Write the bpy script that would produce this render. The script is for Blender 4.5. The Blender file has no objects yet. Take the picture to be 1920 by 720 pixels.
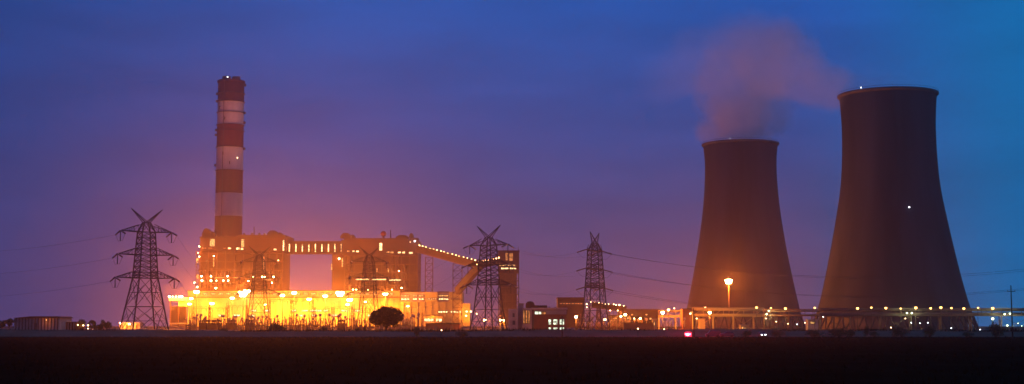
import bpy, math, random
from mathutils import Vector, Matrix

random.seed(7)
R = math.radians
scene = bpy.context.scene
col = scene.collection

# ------------------------------------------------------------------ camera
CAM_H = 3.2
FPX = 2600.0                      # focal length in pixels of a 1920 wide frame
HORIZON = 611.0
TILT = math.atan((HORIZON - 360.0) / FPX)
cam_data = bpy.data.cameras.new("camera")
cam = bpy.data.objects.new("camera", cam_data)
col.objects.link(cam)
cam.location = (0, 0, CAM_H)
cam.rotation_euler = (math.pi / 2 + TILT, 0, 0)
cam_data.sensor_width = 36.0
cam_data.lens = 36.0 * FPX / 1920.0
cam_data.clip_start = 0.5
cam_data.clip_end = 20000
scene.camera = cam

# ------------------------------------------------------------------ world: dusk sky
world = bpy.data.worlds.new("World")
scene.world = world
world.use_nodes = True
wt = world.node_tree
wt.nodes.clear()
def wn(kind, **kw):
    n = wt.nodes.new(kind)
    for k, v in kw.items():
        setattr(n, k, v)
    return n
w_out = wn("ShaderNodeOutputWorld")
w_add = wn("ShaderNodeAddShader")
w_bg1 = wn("ShaderNodeBackground")
w_bg2 = wn("ShaderNodeBackground")
sky = wn("ShaderNodeTexSky")
sky.sky_type = 'NISHITA'
sky.sun_disc = False
sky.sun_elevation = R(-4.0)
sky.sun_rotation = R(110)
w_bg1.inputs[1].default_value = 0.05
w_bg2.inputs[1].default_value = 1.0
tc = wn("ShaderNodeTexCoord")
sep = wn("ShaderNodeSeparateXYZ")
ramp = wn("ShaderNodeValToRGB")
SKY_STOPS = [(0.0, (.118, .064, .142)), (.03, (.100, .063, .165)), (.08, (.058, .064, .215)),
             (.14, (.027, .072, .310)), (.225, (.010, .092, .420)), (.45, (.018, .080, .36)), (1.0, (.022, .065, .29))]
cr = ramp.color_ramp
while len(cr.elements) < len(SKY_STOPS):
    cr.elements.new(0.5)
for e, (p, c) in zip(cr.elements, SKY_STOPS):
    e.position = p
    e.color = (*c, 1)
w_map = wn("ShaderNodeMapRange")
w_map.inputs[1].default_value = .19
w_map.inputs[2].default_value = .37
w_map.inputs[3].default_value = 0.0
w_map.inputs[4].default_value = 1.0
w_map.interpolation_type = 'SMOOTHSTEP'
w_mix = wn("ShaderNodeMix", data_type='RGBA')
w_noise = wn("ShaderNodeTexNoise")
w_noise.inputs["Scale"].default_value = 9.0
w_noise.inputs["Detail"].default_value = 3.0
w_nmap = wn("ShaderNodeMapRange")
w_nmap.inputs[1].default_value = .3
w_nmap.inputs[2].default_value = .7
w_nmap.inputs[3].default_value = .90
w_nmap.inputs[4].default_value = 1.10
w_scale = wn("ShaderNodeVectorMath", operation='SCALE')
L = wt.links.new
L(tc.outputs["Generated"], sep.inputs[0])
w_mp = wn("ShaderNodeMapping")
w_mp.inputs["Scale"].default_value = (1, 1, 4.5)
L(tc.outputs["Generated"], w_mp.inputs[0])
L(w_mp.outputs[0], w_noise.inputs["Vector"])
L(sep.outputs[2], ramp.inputs[0])
L(sep.outputs[0], w_map.inputs[0])
L(w_map.outputs[0], w_mix.inputs[0])
L(ramp.outputs[0], w_mix.inputs[6])
w_mix.inputs[7].default_value = (.001, .150, .430, 1)
L(w_noise.outputs[0], w_nmap.inputs[0])
# the sky turns deeper and darker away from the afterglow, on the other side
w_map2 = wn("ShaderNodeMapRange")
w_map2.inputs[1].default_value = -.06
w_map2.inputs[2].default_value = -.42
w_map2.inputs[3].default_value = 0.0
w_map2.inputs[4].default_value = .75
w_map2.interpolation_type = 'SMOOTHSTEP'
w_mix2 = wn("ShaderNodeMix", data_type='RGBA')
w_mix2.inputs[7].default_value = (.006, .042, .210, 1)
L(sep.outputs[0], w_map2.inputs[0])
L(w_map2.outputs[0], w_mix2.inputs[0])
L(w_mix.outputs[2], w_mix2.inputs[6])
L(w_mix2.outputs[2], w_scale.inputs[0])
L(w_nmap.outputs[0], w_scale.inputs["Scale"])
L(sky.outputs[0], w_bg1.inputs[0])
L(w_scale.outputs[0], w_bg2.inputs[0])
L(w_bg1.outputs[0], w_add.inputs[0])
L(w_bg2.outputs[0], w_add.inputs[1])
L(w_add.outputs[0], w_out.inputs[0])

# ------------------------------------------------------------------ render settings, exposure
scene.render.engine = 'CYCLES'
vs = scene.view_settings
vs.view_transform = 'Standard'
vs.look = 'None'
vs.exposure = 0.0
vs.gamma = 1.0
vs.use_curve_mapping = False
cy = scene.cycles
cy.use_denoising = True
cy.max_bounces = 4
cy.diffuse_bounces = 2
cy.glossy_bounces = 2
cy.volume_bounces = 1
cy.transparent_max_bounces = 16
cy.sample_clamp_indirect = 2.0
cy.use_adaptive_sampling = True
cy.adaptive_threshold = 0.015
cy.use_light_tree = True

# ------------------------------------------------------------------ helpers
def spot(px, py, Y):
    """The place in the world at depth Y seen at that point of the 1920x720 photograph."""
    u = (px - 960.0) / FPX
    v = (360.0 - py) / FPX
    dy = math.cos(TILT) - v * math.sin(TILT)
    dz = math.sin(TILT) + v * math.cos(TILT)
    t = Y / dy
    return Vector((u * t, Y, CAM_H + dz * t))
def gspot(px, Y, z=0.0):
    p = spot(px, 612, Y)
    return Vector((p.x, Y, z))
def ppm(Y):
    return Y / FPX

def tag(o, label=None, cat=None, group=None, kind=None):
    if label: o["label"] = label
    if cat: o["category"] = cat
    if group: o["group"] = group
    if kind: o["kind"] = kind
    return o
def thing(name, loc, label, cat, group=None, rz=0.0):
    o = bpy.data.objects.new(name, None)
    col.objects.link(o)
    o.location = loc
    o.rotation_euler = (0, 0, rz)
    o.empty_display_size = 0.1
    return tag(o, label, cat, group)
def copy_tree(o, parent=None):
    c = o.copy()
    col.objects.link(c)
    c.parent = parent
    for ch in list(o.children):
        copy_tree(ch, c)
    return c
ORD = ["first", "second", "third", "fourth", "fifth", "sixth", "seventh", "eighth", "ninth", "tenth", "eleventh",
       "twelfth", "thirteenth", "fourteenth", "fifteenth", "sixteenth", "seventeenth", "eighteenth", "nineteenth", "twentieth"]

class MB:
    """Collects faces; origin is subtracted, so that world coordinates may be given."""
    def __init__(self, origin=(0, 0, 0)):
        self.o = Vector(origin)
        self.v = []
        self.f = []
        self.sm = []
    def add(self, vs_, fs_, smooth=False):
        b = len(self.v)
        self.v += [tuple(Vector(p) - self.o) for p in vs_]
        self.f += [tuple(b + i for i in f) for f in fs_]
        self.sm += [smooth] * len(fs_)
        return self
    def box(self, x0, x1, y0, y1, z0, z1):
        return self.add([(x0, y0, z0), (x1, y0, z0), (x1, y1, z0), (x0, y1, z0), (x0, y0, z1), (x1, y0, z1), (x1, y1, z1), (x0, y1, z1)],
                        [(0, 3, 2, 1), (4, 5, 6, 7), (0, 1, 5, 4), (1, 2, 6, 5), (2, 3, 7, 6), (3, 0, 4, 7)])
    def pbox(self, px0, px1, py0, py1, Y0, Y1):
        """Box whose front face at depth Y0 fills that rectangle of the photograph."""
        m = (py0 + py1) / 2
        a, b = spot(px0, m, Y0), spot(px1, m, Y0)
        zt, zb = spot(px0, py0, Y0).z, spot(px0, py1, Y0).z
        return self.box(a.x, b.x, Y0, Y1, zb, zt)
    def beam(self, p, q, w, h=None):
        p, q = Vector(p), Vector(q)
        h = h or w
        d = (q - p).normalized()
        up = Vector((0, 0, 1)) if abs(d.z) < .95 else Vector((0, 1, 0))
        s = d.cross(up).normalized() * (w / 2)
        u = s.cross(d).normalized() * (h / 2)
        vs_ = [p - s - u, p + s - u, p + s + u, p - s + u, q - s - u, q + s - u, q + s + u, q - s + u]
        return self.add(vs_, [(0, 1, 2, 3), (7, 6, 5, 4), (1, 0, 4, 5), (2, 1, 5, 6), (3, 2, 6, 7), (0, 3, 7, 4)])
    def tube(self, p, q, r0, r1=None, n=8):
        p, q = Vector(p), Vector(q)
        r1 = r0 if r1 is None else r1
        d = (q - p).normalized()
        up = Vector((0, 0, 1)) if abs(d.z) < .95 else Vector((0, 1, 0))
        s = d.cross(up).normalized()
        u = s.cross(d).normalized()
        vs_, fs_ = [], []
        for k in range(n):
            a = 2 * math.pi * k / n
            o = s * math.cos(a) + u * math.sin(a)
            vs_ += [p + o * r0, q + o * r1]
        for k in range(n):
            j = (k + 1) % n
            fs_.append((2 * k, 2 * j, 2 * j + 1, 2 * k + 1))
        self.add(vs_, fs_, True)
        b = len(self.v) - 2 * n
        self.f.append(tuple(b + 2 * k for k in reversed(range(n))))
        self.f.append(tuple(b + 2 * k + 1 for k in range(n)))
        self.sm += [False, False]
        return self
    def lathe(self, prof, n=48, c=(0, 0, 0), close=False):
        vs_, fs_ = [], []
        for (r, z) in prof:
            for k in range(n):
                a = 2 * math.pi * k / n
                vs_.append((c[0] + r * math.cos(a), c[1] + r * math.sin(a), c[2] + z))
        m = len(prof)
        for i in range(m if close else m - 1):
            i2 = (i + 1) % m
            for k in range(n):
                j = (k + 1) % n
                fs_.append((i * n + k, i * n + j, i2 * n + j, i2 * n + k))
        return self.add(vs_, fs_, True)
    def prism(self, pts, y0, y1):
        """Outline in x,z, extruded from y0 to y1."""
        n = len(pts)
        vs_ = [(x, y0, z) for x, z in pts] + [(x, y1, z) for x, z in pts]
        fs_ = [tuple(range(n)), tuple(reversed(range(n, 2 * n)))]
        for k in range(n):
            j = (k + 1) % n
            fs_.append((j, k, n + k, n + j))
        return self.add(vs_, fs_)
    def build(self, name, mat, parent=None):
        me = bpy.data.meshes.new(name)
        me.from_pydata(self.v, [], self.f)
        me.polygons.foreach_set("use_smooth", self.sm)
        me.update()
        me.materials.append(mat)
        o = bpy.data.objects.new(name, me)
        col.objects.link(o)
        if parent is not None:
            o.parent = parent
        return o
def share(src, name, loc, parent, rz=0.0, scale=None):
    o = bpy.data.objects.new(name, src.data)
    col.objects.link(o)
    o.location = loc
    o.rotation_euler = (0, 0, rz)
    if scale: o.scale = scale
    o.parent = parent
    return o

# ------------------------------------------------------------------ materials
def mat_surface(name, c, rough=.8, var=.25, scale=.15, metal=0.0, stretch=(1, 1, 1), bump=0.0, c2=None, detail=5.0, spec=.3):
    m = bpy.data.materials.new(name)
    m.use_nodes = True
    t = m.node_tree
    b = t.nodes["Principled BSDF"]
    b.inputs["Roughness"].default_value = rough
    b.inputs["Metallic"].default_value = metal
    b.inputs["Specular IOR Level"].default_value = spec
    tcn = t.nodes.new("ShaderNodeTexCoord")
    mp = t.nodes.new("ShaderNodeMapping")
    mp.inputs["Scale"].default_value = stretch
    nz = t.nodes.new("ShaderNodeTexNoise")
    nz.inputs["Scale"].default_value = scale
    nz.inputs["Detail"].default_value = detail
    rp = t.nodes.new("ShaderNodeValToRGB")
    lo = tuple(x * (1 - var) for x in c) if c2 is None else c2
    hi = tuple(min(1, x * (1 + var)) for x in c) if c2 is None else c
    rp.color_ramp.elements[0].position = .3
    rp.color_ramp.elements[0].color = (*lo, 1)
    rp.color_ramp.elements[1].position = .7
    rp.color_ramp.elements[1].color = (*hi, 1)
    t.links.new(tcn.outputs["Object"], mp.inputs[0])
    t.links.new(mp.outputs[0], nz.inputs["Vector"])
    t.links.new(nz.outputs[0], rp.inputs[0])
    t.links.new(rp.outputs[0], b.inputs["Base Color"])
    if bump:
        bp = t.nodes.new("ShaderNodeBump")
        bp.inputs["Strength"].default_value = bump
        t.links.new(nz.outputs[0], bp.inputs["Height"])
        t.links.new(bp.outputs[0], b.inputs["Normal"])
    return m
def mat_emit(name, c, s, sampled=False):
    m = bpy.data.materials.new(name)
    m.use_nodes = True
    t = m.node_tree
    t.nodes.clear()
    o = t.nodes.new("ShaderNodeOutputMaterial")
    e = t.nodes.new("ShaderNodeEmission")
    e.inputs[0].default_value = (*c, 1)
    e.inputs[1].default_value = s
    t.links.new(e.outputs[0], o.inputs[0])
    m.cycles.emission_sampling = 'AUTO' if sampled else 'NONE'
    return m
def mat_window(name, c, s, scale=.9):
    """A lit window: the brightness behind the glass varies from place to place."""
    m = mat_emit(name, c, s)
    t = m.node_tree
    e = [n for n in t.nodes if n.type == 'EMISSION'][0]
    g = t.nodes.new("ShaderNodeNewGeometry")
    nz = t.nodes.new("ShaderNodeTexNoise")
    nz.inputs["Scale"].default_value = scale
    nz.inputs["Detail"].default_value = 2
    mr = t.nodes.new("ShaderNodeMapRange")
    mr.inputs[1].default_value = .35
    mr.inputs[2].default_value = .65
    mr.inputs[3].default_value = s * .15
    mr.inputs[4].default_value = s * 1.5
    t.links.new(g.outputs["Position"], nz.inputs["Vector"])
    t.links.new(nz.outputs[0], mr.inputs[0])
    t.links.new(mr.outputs[0], e.inputs[1])
    return m

SODIUM = (1.0, .225, .014)
M = {}
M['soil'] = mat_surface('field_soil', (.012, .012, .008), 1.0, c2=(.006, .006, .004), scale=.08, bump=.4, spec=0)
M['yard'] = mat_surface('yard_gravel', (.16, .13, .10), .95, c2=(.08, .07, .055), scale=.05, spec=.1)
M['asphalt'] = mat_surface('asphalt', (.07, .065, .06), .85, scale=.3, spec=.2)
M['earth'] = mat_surface('bank_earth', (.34, .15, .10), 1.0, c2=(.20, .09, .06), scale=.12, bump=.3, spec=0)
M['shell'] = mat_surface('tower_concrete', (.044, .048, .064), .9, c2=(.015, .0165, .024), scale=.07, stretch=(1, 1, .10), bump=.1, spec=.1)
M['rim'] = mat_surface('rim_concrete', (.10, .09, .09), .9, scale=.2)
M['red'] = mat_surface('red_paint', (.10, .012, .014), .8, var=.3, scale=.12, stretch=(1, 1, .25))
M['white'] = mat_surface('white_paint', (.42, .38, .37), .8, var=.16, scale=.12, stretch=(1, 1, .25))
M['soot'] = mat_surface('sooty_red_paint', (.05, .014, .018), .85, var=.35, scale=.12, stretch=(1, 1, .25))
M['steel'] = mat_surface('galvanised_steel', (.035, .034, .036), .8, scale=.5, metal=.1)
M['dark_steel'] = mat_surface('dark_steel', (.055, .05, .05), .7, scale=.4)
M['clad'] = mat_surface('rust_red_cladding', (.028, .008, .0065), .8, scale=.10, stretch=(1, 1, .2), var=.3)
M['clad_dark'] = mat_surface('brown_cladding', (.016, .0065, .006), .8, scale=.10, stretch=(1, 1, .2), var=.3)
M['cream'] = mat_surface('cream_cladding', (.34, .31, .12), .75, scale=.07, stretch=(1, 1, .3), var=.22)
M['mauve'] = mat_surface('grey_louvre_cladding', (.22, .20, .22), .7, scale=.2)
M['frame'] = mat_surface('frame_steel_paint', (.06, .026, .012), .7, scale=.2)
M['pipe'] = mat_surface('pipe_lagging', (.14, .09, .055), .5, scale=.3, metal=.3)
M['plaster'] = mat_surface('pale_plaster', (.34, .27, .23), .85, scale=.3)
M['brick'] = mat_surface('red_brick', (.14, .04, .025), .9, scale=.4)
M['conc'] = mat_surface('grey_concrete', (.26, .25, .24), .9, scale=.2)
M['porcelain'] = mat_surface('brown_porcelain', (.20, .10, .06), .35, scale=1.0)
M['wood'] = mat_surface('pole_wood', (.06, .045, .035), .9, scale=1.0)
M['leaf'] = mat_surface('leaf', (.060, .085, .030), .8, c2=(.03, .045, .018), scale=.8)
M['leaf2'] = mat_surface('dry_leaf', (.075, .07, .03), .8, c2=(.04, .04, .018), scale=.8)
M['leaf_dark'] = mat_surface('dark_leaf', (.035, .045, .018), .85, c2=(.018, .024, .010), scale=.8, spec=.1)
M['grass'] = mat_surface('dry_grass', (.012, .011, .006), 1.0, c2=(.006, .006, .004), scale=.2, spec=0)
M['bark'] = mat_surface('bark', (.07, .05, .035), .95, scale=2.0)
M['car_dark'] = mat_surface('dark_car_paint', (.03, .032, .036), .3, var=.1, spec=.5)
M['car_pale'] = mat_surface('silver_car_paint', (.25, .25, .26), .3, var=.1, spec=.5)
M['rubber'] = mat_surface('tyre_rubber', (.02, .02, .02), .9)
M['glass'] = mat_surface('dark_glass', (.02, .025, .03), .08, var=.1, spec=.8)
M['sod_lens'] = mat_emit('sodium_lens', (1.0, .62, .24), 55)
M['sod_small'] = mat_emit('small_sodium_lens', (1.0, .55, .18), 20)
M['pale_lens'] = mat_emit('pale_lens', (1.0, .64, .30), 13)
M['white_lens'] = mat_emit('white_lens', (.9, .95, 1.0), 9)
M['green_lens'] = mat_emit('mercury_lens', (.85, 1.0, .55), 5)
M['amber_lens'] = mat_emit('amber_lens', (1.0, .52, .13), 6.5)
M['red_lens'] = mat_emit('red_lens', (1.0, .018, .030), 60)
M['win_warm'] = mat_window('warm_window', (1.0, .52, .16), 1.3)
M['win_bright'] = mat_window('bright_window', (1.0, .68, .30), 3.2)
M['win_white'] = mat_window('white_window', (.85, 1.0, .72), 1.6, .5)
M['win_dim'] = mat_window('dim_window', (1.0, .35, .10), .55)

# ------------------------------------------------------------------ lamps
LAMP_GAIN = 5.0
lens_mesh = {}
def lens(name, mat, r, loc, parent):
    key = (mat.name, round(r, 2))
    if key not in lens_mesh:
        b = MB()
        prof = [(0.02, -r * .95), (r * .7, -r * .68), (r, 0), (r * .8, r * .5), (0.02, r * .62)]
        b.lathe(prof, 8)
        me = bpy.data.meshes.new("lens")
        me.from_pydata(b.v, [], b.f)
        me.polygons.foreach_set("use_smooth", [True] * len(b.f))
        me.materials.append(mat)
        lens_mesh[key] = me
    o = bpy.data.objects.new(name, lens_mesh[key])
    col.objects.link(o)
    o.location = loc
    o.parent = parent
    return o
def glow(loc, parent, power, color=SODIUM, radius=.4):
    ld = bpy.data.lights.new("lamp_light", 'POINT')
    ld.energy = power * LAMP_GAIN
    ld.color = color
    ld.shadow_soft_size = radius
    o = bpy.data.objects.new("lamp_light", ld)
    col.objects.link(o)
    o.location = loc
    o.parent = parent
    return o
def lamp_mast(px, py, Y, power, label, r=.9, color=SODIUM, mat='sod_lens', group=None, heads=2, base_z=0.0, name='floodlight_mast', pr=.22):
    p = spot(px, py, Y)
    base = Vector((p.x, Y, base_z))
    t = thing(name, base, label, 'lamp', group)
    h = p.z - base_z
    MB().tube((0, 0, 0), (0, 0, h + r * .6), pr * 1.6, pr, 6).build('pole', M['steel'], t)
    if heads == 1:
        MB().beam((0, .1, h + r * .6), (0, -r - .4, h + r * .7), pr * 1.2).box(-r * .7, r * .7, -r * 1.7 - .3, -.35, h + r * .62, h + r * .85).build('lamp_arm', M['steel'], t)
        lens('lamp', M[mat], r, (0, -r - .3, h), t)
    else:
        b = MB().beam((-r * 1.3, -.1, h + r * .6), (r * 1.3, -.1, h + r * .6), pr * 1.4)
        b.build('lamp_arm', M['steel'], t)
        rows = ((heads, 0.0),) if heads == 2 else ((heads, 0.0), (heads - 1, -r * .95))
        for (nh, dz), k in [(rw_, k) for rw_ in rows for k in range(rw_[0])]:
            x = (k - (nh - 1) / 2) * r * 1.2
            hd = lens('lamp', M[mat], r * .85, (x, -.35 - r * .6, h + dz), t)
            MB((0, 0, 0)).box(-r * .6, r * .6, -r * .1, r * .8, r * .56, r * .75).build('housing', M['dark_steel'], hd)
    if power > 0:
        glow((0, -1.9 * r - 1.0, h - .2), t, power, color, .5)
    return t
def wall_lamp(px, py, Y, power, label, r=.6, color=SODIUM, mat='sod_lens', group=None):
    p = spot(px, py, Y)
    t = thing('wall_lamp', p, label, 'lamp', group)
    MB().beam((0, 1.6, .5), (0, -r - .2, r * .72), .16).box(-r * .7, r * .7, -r * 1.8, -.1, r * .66, r * .82).build('bracket', M['dark_steel'], t)
    lens('lamp', M[mat], r, (0, -r, 0), t)
    if power > 0:
        glow((0, -2.2 * r - .5, -.1), t, power, color, .35)
    return t

# ------------------------------------------------------------------ setting: ground, yard, road, bank
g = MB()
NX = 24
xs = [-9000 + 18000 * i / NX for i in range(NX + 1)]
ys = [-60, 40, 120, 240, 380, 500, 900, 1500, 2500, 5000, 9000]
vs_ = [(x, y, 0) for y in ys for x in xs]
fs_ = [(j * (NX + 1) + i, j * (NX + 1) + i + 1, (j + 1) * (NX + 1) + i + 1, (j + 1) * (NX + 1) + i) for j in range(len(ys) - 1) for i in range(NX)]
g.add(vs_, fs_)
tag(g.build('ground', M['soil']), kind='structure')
yb = MB()
yb.add([(-420, 930, .02), (420, 930, .02), (520, 1900, .02), (-700, 1900, .02)], [(0, 1, 2, 3)])
tag(yb.build('plant_yard', M['yard']), kind='structure')
yb = MB()
yb.add([(-25, 690, .03), (330, 640, .03), (420, 925, .03), (-10, 925, .03)], [(0, 1, 2, 3)])
tag(yb.build('tower_yard', M['yard']), kind='structure')
rd = MB()
rd.add([(-500, 398, .05), (500, 392, .05), (500, 400, .05), (-500, 406, .05)], [(0, 1, 2, 3)])
tag(rd.build('road', M['asphalt']), kind='structure')
# earth bank along the plant side of the road, uneven along its crest
bk = MB()
rng = random.Random(3)
cols_ = []
n = 260
for i in range(n + 1):
    x = -330 + 660 * i / n
    yo = -6 * (x / 500)
    h = 1.95 + .22 * math.sin(x * .031) + .14 * math.sin(x * .11 + 1) + rng.uniform(-.10, .10) - (.9 if x > 150 else 0) * min(1, max(0, (x - 150) / 40))
    cols_ += [(x, 408 + yo * .5, 0), (x, 413 + yo * .5 + rng.uniform(-.4, .4), h * .62), (x, 418 + yo * .5, h), (x, 424 + yo * .5, h * .96), (x, 432 + yo * .5, 0)]
fs_ = []
for i in range(n):
    for k in range(4):
        a = i * 5 + k
        fs_.append((a, a + 5, a + 6, a + 1))
bk.add(cols_, fs_, True)
tag(bk.build('earth_bank', M['earth']), kind='structure')

# rough grass on the bank and along the verges
gr = random.Random(77)
vs_, fs_ = [], []
def tuft(x, y, z, h):
    for _ in range(4):
        a = gr.uniform(0, math.pi)
        w = gr.uniform(.05, .12)
        hh = h * gr.uniform(.5, 1.2)
        dx, dy = math.cos(a) * w, math.sin(a) * w
        lx, ly = gr.uniform(-.4, .4) * hh, gr.uniform(-.4, .4) * hh
        ox, oy = gr.uniform(-.3, .3), gr.uniform(-.3, .3)
        i = len(vs_)
        vs_.extend([(x + ox - dx, y + oy - dy, z - .1), (x + ox + dx, y + oy + dy, z - .1), (x + ox + lx, y + oy + ly, z + hh)])
        fs_.append((i, i + 1, i + 2))
clump = [(gr.uniform(-320, 320), gr.uniform(3, 22), gr.uniform(.25, 1.2)) for _ in range(90)]
for k in range(7000):
    if k % 3:
        cx_, cw, ch_ = clump[gr.randrange(len(clump))]
        x = cx_ + gr.gauss(0, cw * .4)
        h = ch_ * gr.uniform(.5, 1.1)
    else:
        x = gr.uniform(-320, 320)
        h = gr.uniform(.12, .4)
    tuft(x, 417.5 + gr.uniform(-1.5, 2.5) - 3 * (x / 500), 1.6 - (.8 if x > 170 else 0), h + .15)
for k in range(9000):
    y = 398 - gr.random() ** 2 * 330
    x = gr.uniform(-.42, .42) * y
    if abs(y - (399 - x * .006)) < 7: y -= 10
    tuft(x, y, 0, gr.uniform(.12, .45))
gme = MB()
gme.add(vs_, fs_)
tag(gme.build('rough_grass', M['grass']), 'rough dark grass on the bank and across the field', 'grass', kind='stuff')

# ------------------------------------------------------------------ chimney
CY = 1500
c0 = gspot(428, CY)
ch_x = spot(431, 290, CY).x
ch = thing('chimney', (ch_x, CY, 0), 'tall red and white banded chimney rising behind the boiler house', 'chimney')
s = ppm(CY)
edges = [152, 192, 235, 277, 320, 363, 406, 449]
band_m = ['soot', 'white', 'red', 'white', 'red', 'white', 'red']
def ch_r(z):
    return (24.4 + (1 - z / 270) * 1.9) * s
def zat(py, Y):
    return spot(960, py, Y).z
for i in range(7):
    z1, z0 = zat(edges[i], CY), zat(edges[i + 1], CY)
    MB().lathe([(ch_r(z0), z0), (ch_r((z0 + z1) / 2), (z0 + z1) / 2), (ch_r(z1), z1)], 40).build('paint_band', M[band_m[i]], ch)
zb = zat(449, CY)
MB().lathe([(ch_r(0) + 1.2, 0), (ch_r(zb), zb)], 40).build('base_shaft', M['conc'], ch)
zt = zat(152, CY)
rt = ch_r(zt)
MB().lathe([(rt + .1, zt - 3), (rt + .9, zt - 2.5), (rt + .9, zt), (rt - 1.5, zt), (rt - 1.5, zt - 6), (0.1, zt - 6)], 40).build('crown', M['soot'], ch)
for (fx, fr, fh) in ((-5.2, 4.6, 5.0), (5.4, 4.6, 4.6)):
    MB().lathe([(fr, zt - 6), (fr, zt + fh), (fr - .6, zt + fh), (fr - .6, zt - 6)], 20, (fx, 0, 0)).build('flue', M['dark_steel'], ch)
for py in (176, 192, 212, 235, 246, 277, 320):
    z = zat(py, CY)
    r0 = ch_r(z)
    MB().lathe([(r0 - .1, z - .15), (r0 + 1.3, z - .15), (r0 + 1.3, z + .1), (r0 - .1, z + .1)], 32).lathe([(r0 + 1.25, z + 1.0), (r0 + 1.35, z + 1.0), (r0 + 1.35, z + 1.15), (r0 + 1.25, z + 1.15)], 32, close=True).build('platform', M['dark_steel'], ch)
for (sx, py) in ((-1, 176), (-1, 190), (1, 212), (1, 230), (-1, 244), (-1, 253), (1, 160), (1, 279), (-1, 310)):
    z = zat(py, CY)
    r0 = ch_r(z)
    x0, x1 = sorted((sx * (r0 - .3), sx * (r0 + 2.2)))
    MB().box(x0, x1, -1.2, 1.2, z - 1.2, z + 1.3).build('light_housing', M['dark_steel'], ch)
for (px, py) in ((420, 205), (430, 225), (428, 290), (441, 308)):
    z = zat(py, CY)
    MB().box((px - 436) * s - .5, (px - 436) * s + .5, -ch_r(z) - .25, -ch_r(z) + 1.2, z - 1.6, z + 1.6).build('port', M['dark_steel'], ch)
for (px, py, m, r) in ((433, 149, 'white_lens', .6), (459, 153, 'white_lens', .3), (449, 298, 'pale_lens', .45)):
    z = zat(py, CY)
    dx = (px - (431 + (290 - py) * .026)) * s
    lens('warning_light', M[m], r, (dx, -math.sqrt(max(1, ch_r(z) ** 2 - dx * dx)) - 1.0 if py > 152 or px > 450 else -rt - 1.4, z), ch)
MB().beam((-ch_r(0) * .3, -ch_r(60) - .5, 40), (-ch_r(0) * .3, -ch_r(260) - .5, zt), .5, .4).build('ladder', M['dark_steel'], ch)

# ------------------------------------------------------------------ cooling towers
def cooling_tower(px, Y, prof, label, lip, lights, z_in=9.0):
    s = ppm(Y)
    cx = spot(px, 400, Y).x
    t = thing('cooling_tower', (cx, Y, 0), label, 'cooling tower')
    pts = [(r * s, zat(py, Y)) for py, r in prof]          # bottom to top
    pts.sort(key=lambda q: q[1])
    # dense smooth interpolation (Catmull-Rom)
    out = []
    P = [pts[0]] + pts + [pts[-1]]
    for i in range(1, len(P) - 2):
        for k in range(6):
            u = k / 6
            def cr_(a, b, c, d):
                return .5 * (2 * b + (c - a) * u + (2 * a - 5 * b + 4 * c - d) * u * u + (3 * b - a - 3 * c + d) * u ** 3)
            out.append(tuple(cr_(P[i - 1][q], P[i][q], P[i + 1][q], P[i + 2][q]) for q in (0, 1)))
    out.append(pts[-1])
    inner = [(r - .7, z) for r, z in reversed(out)]
    b = MB()
    b.lathe(out + inner, 96)
    b.build('shell', M['shell'], t)
    rt, zt = out[-1]
    MB().lathe([(rt - .9, zt - .9), (rt + .2, zt - 1.1), (rt + lip, zt - .2), (rt + lip, zt + .9), (rt - .9, zt + .9)], 96, close=True).build('rim', M['rim'], t)
    MB().lathe([(rt + lip - .15, zt + 1.9), (rt + lip, zt + 1.9), (rt + lip, zt + 2.05), (rt + lip - .15, zt + 2.05)], 64, close=True).build('railing', M['dark_steel'], t)
    # raking support columns under the shell and the basin
    rb, zb_ = out[0]
    ncol = 40
    src = MB().tube((rb + 3.2, -rb * .075, 0), (rb - .2, 0, zb_ + .3), .5, .5, 6).tube((rb + 3.2, rb * .075, 0), (rb - .2, 0, zb_ + .3), .5, .5, 6).build('support_column', M['shell'], t)
    for k in range(1, ncol):
        share(src, 'support_column', (0, 0, 0), t, 2 * math.pi * k / ncol)
    MB().lathe([(rb + 4.4, 0), (rb + 4.4, 1.3), (rb + 4.0, 1.3), (rb + 4.0, .2)], 64).build('basin_wall', M['shell'], t)
    MB().lathe([(rb - 3.5, .3), (rb - 2.2, zb_ + 3), (.2, zb_ + 3)], 64).build('fill_packing', M['rim'], t)
    # stair ladder strip on the face
    lad = MB()
    for i in range(len(out) - 1):
        a, c = out[i], out[i + 1]
        lad.beam((-a[0] * .12, -a[0] * .993 - .25, a[1]), (-c[0] * .12, -c[0] * .993 - .25, c[1]), .6, .3)
    lad.build('ladder', M['shell'], t)
    for (lx, ly, r) in lights:
        p = spot(lx, ly, Y)
        dx = p.x - cx
        z = p.z
        if ly < 300:
            yy = -math.sqrt(max(0.1, (rt + lip) ** 2 - dx * dx)) - .4
            z = zt + 1.6
        else:
            rr = min(out, key=lambda q: abs(q[1] - z))[0]
            yy = -math.sqrt(max(0.1, rr ** 2 - dx * dx)) - .8
        lens('warning_light', M['white_lens'], r, (dx, yy, z), t)
    return t, cx, rt, zt
towerR, rx, rr_, rz_ = cooling_tower(1670, 860, [(592, 142), (560, 132.5), (520, 123), (480, 114.5), (440, 106.5), (400, 99), (365, 93), (330, 89), (285, 86.5), (240, 86), (205, 87.5), (180, 89.5)],
    'larger and nearer dark concrete cooling tower with a white light on its face', 1.2, [(1598, 172, .32), (1676, 397, .42)])
towerL, lx_, lr_, lz_ = cooling_tower(1390, 1060, [(592, 107), (560, 100), (520, 92), (480, 84.5), (440, 78), (400, 72.5), (365, 69), (330, 67), (300, 67), (272, 69.5)],
    'smaller concrete cooling tower behind the high mast lamp, steam rising from it', 1.2, [(1358, 262, .2)])

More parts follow.
